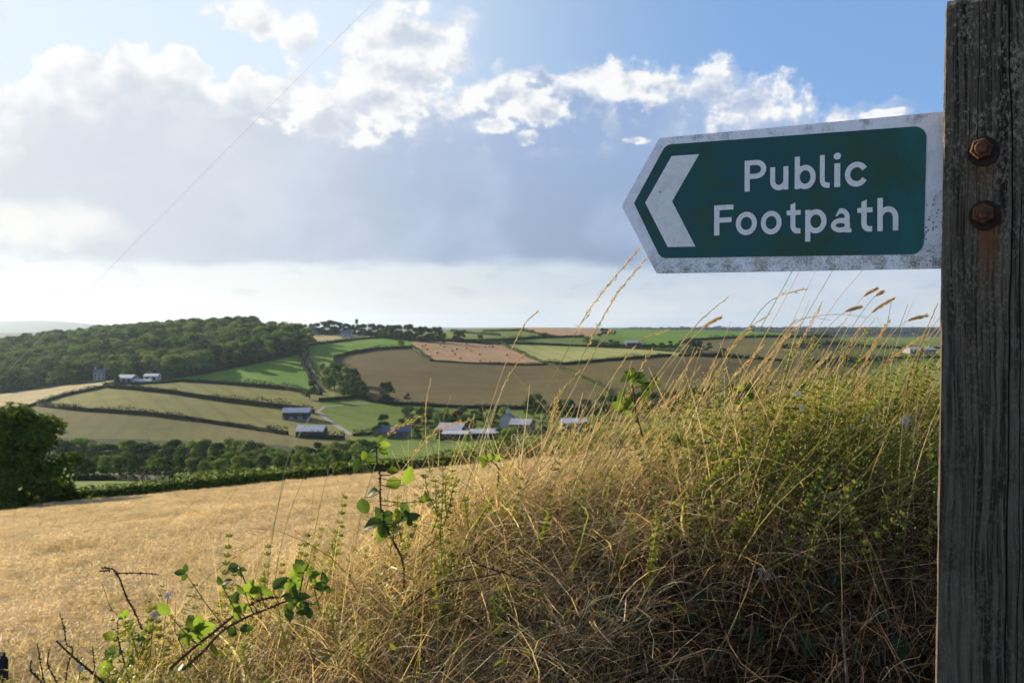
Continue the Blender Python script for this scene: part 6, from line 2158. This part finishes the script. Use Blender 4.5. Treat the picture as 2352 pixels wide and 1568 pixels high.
twig([Z7(640, 1040), Z7(632, 920), Z7(620, 812)], 2.15, 0.0014, 0.0008, 'straight thin dead twig beside the leafy sprig')
twig([(1250, 1345), (1175, 1320), (1110, 1300), (1085, 1284)], 2.08, 0.0022, 0.0015, 'brown dead cane lying on the dry grass')
twig([(900, 1420), (1000, 1345), (1080, 1330), (1150, 1315)], 2.08, 0.0020, 0.0014, 'grey dead cane lying across the dry grass under the bramble shoot')

# ------------------------------------------------------------------ bedstraw plants that stand clear
def whorl_plant(px, d, label, froth=False, group='whorled bedstraw shoots'):
    o = empty('bedstraw', at(px[0][0], px[0][1], d)); tag(o, label, 'plant', group)
    pts = cane(o, px, d, d - 0.03, 0.0015, 0.0007, GRN, thorns=False)
    mb = MB()
    L = 0.0
    step = 0.0
    for a_, b_ in zip(pts[:-1], pts[1:]):
        step += (b_ - a_).length
        if step < 0.013:
            continue
        step = 0.0
        ax = (b_ - a_).normalized(); o1 = ax.orthogonal().normalized(); o2 = ax.cross(o1)
        for br_ in range(1 if _rl.random() < 0.5 else 2):
            c = b_ - o.location
            if br_:
                c = c + (o1 * _rl.uniform(-1, 1) + o2 * _rl.uniform(-1, 1)) * 0.022 + ax * 0.012
            for q in range(7):
                t = (o1 * math.cos(q * 0.9) + o2 * math.sin(q * 0.9)) * 0.85 + ax * 0.55
                r = _rl.uniform(0.009, 0.014)
                s = ax.cross(t).normalized() * 0.0021
                mb.add([c, c + t * r * 0.6 + s, c + t * r, c + t * r * 0.6 - s], [[0, 1, 2, 3]])
    tag(mb.build('leaf_whorls', GRN, o), kind='stuff')
    if froth:
        mb = MB()
        top = pts[-1] - o.location
        for q in range(120):
            c = top + Vector((_rl.gauss(0, 0.016), _rl.gauss(0, 0.016), _rl.gauss(-0.01, 0.016)))
            u = Vector((_rl.gauss(0, 1), _rl.gauss(0, 1), _rl.gauss(0, 1))).normalized(); v = u.orthogonal().normalized(); s = _rl.uniform(0.0012, 0.0022)
            mb.add([c + u * s, c + v * s, c - u * s, c - v * s], [[0, 1, 2, 3]])
        tag(mb.build('flowers', FROTH, o), kind='stuff')


LBW = 'green bedstraw shoot with whorls of narrow leaves'
for k, p in enumerate([[A6(1098, 1140), A6(1085, 900), A6(1100, 700), A6(1112, 450), A6(1106, 240)], [A6(1085, 760), A6(1010, 620), A6(960, 480), A6(940, 340)], [A6(1120, 820), A6(1170, 640), A6(1200, 500), A6(1235, 400)],
          [A6(1150, 760), A6(1130, 560), A6(1140, 420), A6(1150, 370)], [A6(1380, 900), A6(1470, 740), A6(1520, 660), A6(1560, 580)], [A6(1350, 860), A6(1330, 700), A6(1320, 600)], [A6(720, 980), A6(690, 800), A6(685, 580)],
          [A6(640, 1000), A6(650, 860), A6(655, 780)], [A6(1000, 900), A6(1060, 740), A6(1045, 600), A6(1045, 420)]]):
    whorl_plant(p, 2.14, ['tallest bedstraw shoot with narrow leaf whorls right of the bramble shoot', 'thin bedstraw shoot leaning towards the bramble leaves', 'bedstraw shoot leaning away from the bramble, beside the tallest shoot', 'leafy bedstraw shoot pressed against the tallest shoot', 'bedstraw shoot farthest from the bramble, leaning over dry grass', 'short bedstraw shoot standing alone in dry grass beyond the tallest shoot', 'bedstraw shoot rising just beside the bramble cane', 'shortest bedstraw shoot at the foot of the bramble cane', 'bent bedstraw shoot between the bramble and the tallest shoot'][k])
for X, Y, h in ((1820, 800, 100), (1870, 780, 120), (1950, 800, 90), (2100, 830, 70), (2040, 860, 60), (1760, 860, 80), (1690, 880, 80), (1610, 920, 70), (1580, 880, 70), (2120, 790, 60), (1990, 760, 90)):
    whorl_plant([(X - h * 0.4, Y + h * 1.5), (X - h * 0.2, Y + h * 0.7), (X, Y)], 2.55, 'tall yellow green bedstraw shoot with frothy flowers on the crest', True, 'flowering bedstraw shoots')
for X, Y, h, wh in ((715, 1310, 70, 'at the tip of the low arching bramble'), (690, 1380, 90, 'crossing the upper cane of the low bramble'), (640, 1400, 80, 'in front of the lower cane of the low bramble'), (760, 1400, 80, 'just beyond the tip of the low bramble'), (560, 1480, 60, 'below the canes of the low bramble'), (300, 1430, 60, 'beside the forked thorny twig'), (820, 1480, 70, 'in the dry grass below the bramble shoot')):
    whorl_plant([(X + h * 0.3, Y + h * 1.4), (X + h * 0.1, Y + h * 0.6), (X, Y)], 1.96, 'pale frothy bedstraw ' + wh, True, 'pale bedstraw by the low bramble')

# ------------------------------------------------------------------ ivy low on the shaded face
I5 = lambda zx, zy: (1550.4 + 0.2563 * zx, 1205.9 + 0.2563 * zy)


def face_depth(X, Y):
    r = ray(X, Y)
    for d in np.arange(0.9, 3.2, 0.01):
        if float(bank(r.x / r.y * d, d)) + 0.05 >= r.z / r.y * d:
            return float(d)
    return 2.3


iv = empty('ivy', at(1600, 1420, face_depth(1600, 1420))); tag(iv, 'dark green lobed ivy leaves scattered low on the shaded bank', 'ivy')
for (X, Y), s, a in [(I5(210, 640), 56, 60), (I5(405, 655), 26, 270), (I5(130, 850), 32, 250), (I5(760, 660), 28, 200), (I5(775, 700), 22, 280), (I5(1480, 420), 54, 30), (I5(1350, 740), 42, 80), (I5(740, 1020), 58, 300),
                     (I5(1180, 1090), 56, 250), (I5(1640, 1110), 52, 100), (I5(2000, 1040), 38, 40), (I5(330, 1170), 30, 200), (I5(1860, 760), 40, 70), (I5(1180, 560), 34, 200), (I5(2040, 1180), 40, 280),
                     ((1412, 1358), 44, 90), ((1418, 1405), 56, 280), ((1470, 1425), 36, 40), ((1690, 1420), 46, 60), ((1560, 1560), 44, 110), ((1330, 1450), 30, 200)]:
    put_leaf(iv, X, Y, s, face_depth(X, Y) - 0.03, a, IVYL, tilt=0.2)
yl = empty('yellowing_leaf', at(1563, 1399, face_depth(1563, 1399) - 0.04)); tag(yl, 'yellow green leaf beside the ivy on the shaded bank', 'leaf')
put_leaf(yl, 1563, 1399, 44, face_depth(1563, 1399) - 0.04, 10, LEAF, tilt=0.3, name='blade')
DEADL = leaf_mat('papery_leaf', [(0, (0.5, 0.46, 0.42)), (1, (0.62, 0.58, 0.53))], 0.3)
dl = empty('dried_leaf', at(1757, 1318, face_depth(1757, 1318) - 0.05)); tag(dl, 'pale papery dried leaf caught in the dark stubble', 'leaf')
me = LEAF[2].copy(); me.materials.clear(); me.materials.append(DEADL)
put_leaf(dl, 1757, 1318, 36, face_depth(1757, 1318) - 0.05, 130, [me], tilt=0.2, name='blade')

# broken pale stalks in the lower right
def dead_stalk(px, w, label, off=0.06):
    d0 = [face_depth(*p) - off for p in px]
    P = [at(X, Y, d) for (X, Y), d in zip(px, d0)]
    o = empty('dead_stalk', P[0]); tag(o, label, 'stalk')
    mb = MB(); c = [p - P[0] for p in spline(P, 5)]
    mb.tube(c, [w * (0.5 - 0.15 * i / len(c)) for i in range(len(c))], 7)
    mb.build('stem', SHADE_HAY, o)
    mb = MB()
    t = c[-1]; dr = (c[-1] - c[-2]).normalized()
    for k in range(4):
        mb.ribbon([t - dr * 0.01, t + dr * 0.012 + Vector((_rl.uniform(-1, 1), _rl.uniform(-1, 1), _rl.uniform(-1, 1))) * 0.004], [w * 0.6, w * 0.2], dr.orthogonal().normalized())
    mb.build('frayed_end', SHADE_HAY, o)


dead_stalk([I5(1545, 1440), I5(1530, 1250), I5(1512, 1050), I5(1496, 905)], 0.0062, 'thick pale broken stalk standing in the stubble near the post')
dead_stalk([I5(1490, 1420), I5(1450, 1250), I5(1447, 1100), I5(1450, 1020)], 0.0040, 'thin tan broken stalk leaning beside the thick pale one')
dead_stalk([I5(480, 815), I5(780, 880), I5(1100, 942), I5(1450, 1016)], 0.0040, 'long pale straw lying almost level across the stubble')
dead_stalk([I5(440, 20), I5(540, 140), I5(655, 350)], 0.0036, 'grey straw slanting down through the dark grass')
dead_stalk([I5(830, 1050), I5(1000, 985), I5(1230, 930)], 0.0026, 'thin straw crossing the long level straw')
dead_stalk([I5(740, 370), I5(860, 230), I5(960, 20), I5(1000, -200)], 0.0030, 'tall tan dead stalk rising from the dark stubble')

# ------------------------------------------------------------------ flowers
PINKF = plain('pink_petal', (0.62, 0.42, 0.52), 0.7, 0.2, 90.0)
LILAC = plain('lilac_petal', (0.58, 0.48, 0.56), 0.7, 0.2, 90.0)
WHITEF = plain('white_petal', (0.75, 0.72, 0.72), 0.7, 0.2, 90.0)
YEL = plain('flower_centre', (0.42, 0.36, 0.10), 0.8)


def flower(X, Y, d, size, mat, label, group=None):
    c = at(X, Y, d); r = size / F * d / 2
    o = empty('wildflower', c); tag(o, label, 'flower', group)
    nrm = Vector((_rl.uniform(-0.6, 0.6), -1, _rl.uniform(0.0, 0.9))).normalized(); u = nrm.orthogonal().normalized(); v = nrm.cross(u)
    for k in range(5):
        a = k * 1.2566
        t = u * math.cos(a) + v * math.sin(a); s = nrm.cross(t)
        mb = MB()
        mb.add([t * r * 0.12, t * r * 0.6 + s * r * 0.42 + nrm * r * 0.2, t * r * 1.0 + s * r * 0.22 + nrm * r * 0.1, t * r * 1.02 - s * r * 0.2 + nrm * r * 0.16, t * r * 0.6 - s * r * 0.42 + nrm * r * 0.24], [[0, 1, 2, 3, 4]])
        mb.build('petal', mat, o)
    mb = MB(); mb.tube([-nrm * r * 0.1, nrm * r * 0.22], [r * 0.24, r * 0.16], 8); mb.build('centre', YEL, o)
    mb = MB(); mb.tube([Vector((0, 0, 0)), Vector((-0.01, 0.01, -0.05)), Vector((-0.02, 0.02, -0.12))], [0.0009, 0.001, 0.0012], 5); mb.build('stem', GRN, o)


FL = lambda zx, zy: (1665 + 0.2563 * zx, 861.3 + 0.2563 * zy)
for (X, Y), s in ((FL(1255, 388), 21), (FL(1365, 462), 21), (FL(1290, 330), 18), (FL(250, 490), 16), (FL(1135, 470), 16)):
    flower(X, Y, 2.38, s, PINKF, 'small pale pink bramble flower in the bedstraw near the post', 'pink flowers near the post')
flower(*FL(1612, 405), 2.36, 26, LILAC, 'lilac flower close beside the wooden post')
for (X, Y), s in ((FL(660, 182), 17), (FL(685, 300), 14)):
    flower(X, Y, 2.42, s, WHITEF, 'small white flower among the grass on the crest', 'white flowers on the crest')
for (X, Y), s in ((Z7(1130, 470), 18), (Z7(1040, 605), 17), (Z7(540, 955), 18)):
    flower(X, Y, 2.16, s, LILAC if s != 17 else PINKF, 'pale lilac bramble flower at the left end of the bank', 'lilac flowers on the left')

# ------------------------------------------------------------------ fence post corner and overhead wire
fp = empty('fence_post', at(-22, 1700, 2.9)); tag(fp, 'dark fence post with sloping top at the bottom corner of the barley', 'fence post')
FPW = plain('creosoted_wood', (0.016, 0.016, 0.020), 0.8, 0.4, 40.0)
tp = at(-22, 1517, 2.9) - fp.location
mb = MB()
w = 0.036
vs = [(x, y, -1.6) for x, y in ((-w, -w), (w, -w), (w, w), (-w, w))] + [(x, y, tp.z + (0.012 if y > 0 else 0.0) - 0.02) for x, y in ((-w, -w), (w, -w), (w, w), (-w, w))] + \
     [(x, y, tp.z + (0.018 if y > 0 else 0.0)) for x, y in ((-w * .8, -w * .8), (w * .8, -w * .8), (w * .8, w * .8), (-w * .8, w * .8))]
mb.add(vs, [[0, 1, 5, 4], [1, 2, 6, 5], [2, 3, 7, 6], [3, 0, 4, 7], [4, 5, 9, 8], [5, 6, 10, 9], [6, 7, 11, 10], [7, 4, 8, 11], [8, 9, 10, 11]])
mb.build('timber', FPW, fp)
mb = MB(); mb.tube([(-w - 0.002, -0.02, tp.z - 0.12), (-w - 0.010, 0.0, tp.z - 0.10), (-w - 0.002, 0.02, tp.z - 0.12)], [0.0016] * 3, 6); mb.build('staple', plain('galvanised', (0.4, 0.4, 0.42), 0.4, 0.2, 30, 0.9), fp)

wa, wb = at(862, 0, 7.0), at(0, 870, 30.0)
dv = wb - wa
mb = MB()
P = [wa + dv * t for t in np.linspace(-0.9, 1.6, 40)]
mb.tube(P, [0.0019] * len(P), 6)
tag(mb.build('overhead_wire', plain('grey_cable', (0.62, 0.62, 0.64), 0.6, 0.15, 4.0)), 'thin grey overhead wire running diagonally across the sky', 'wire')
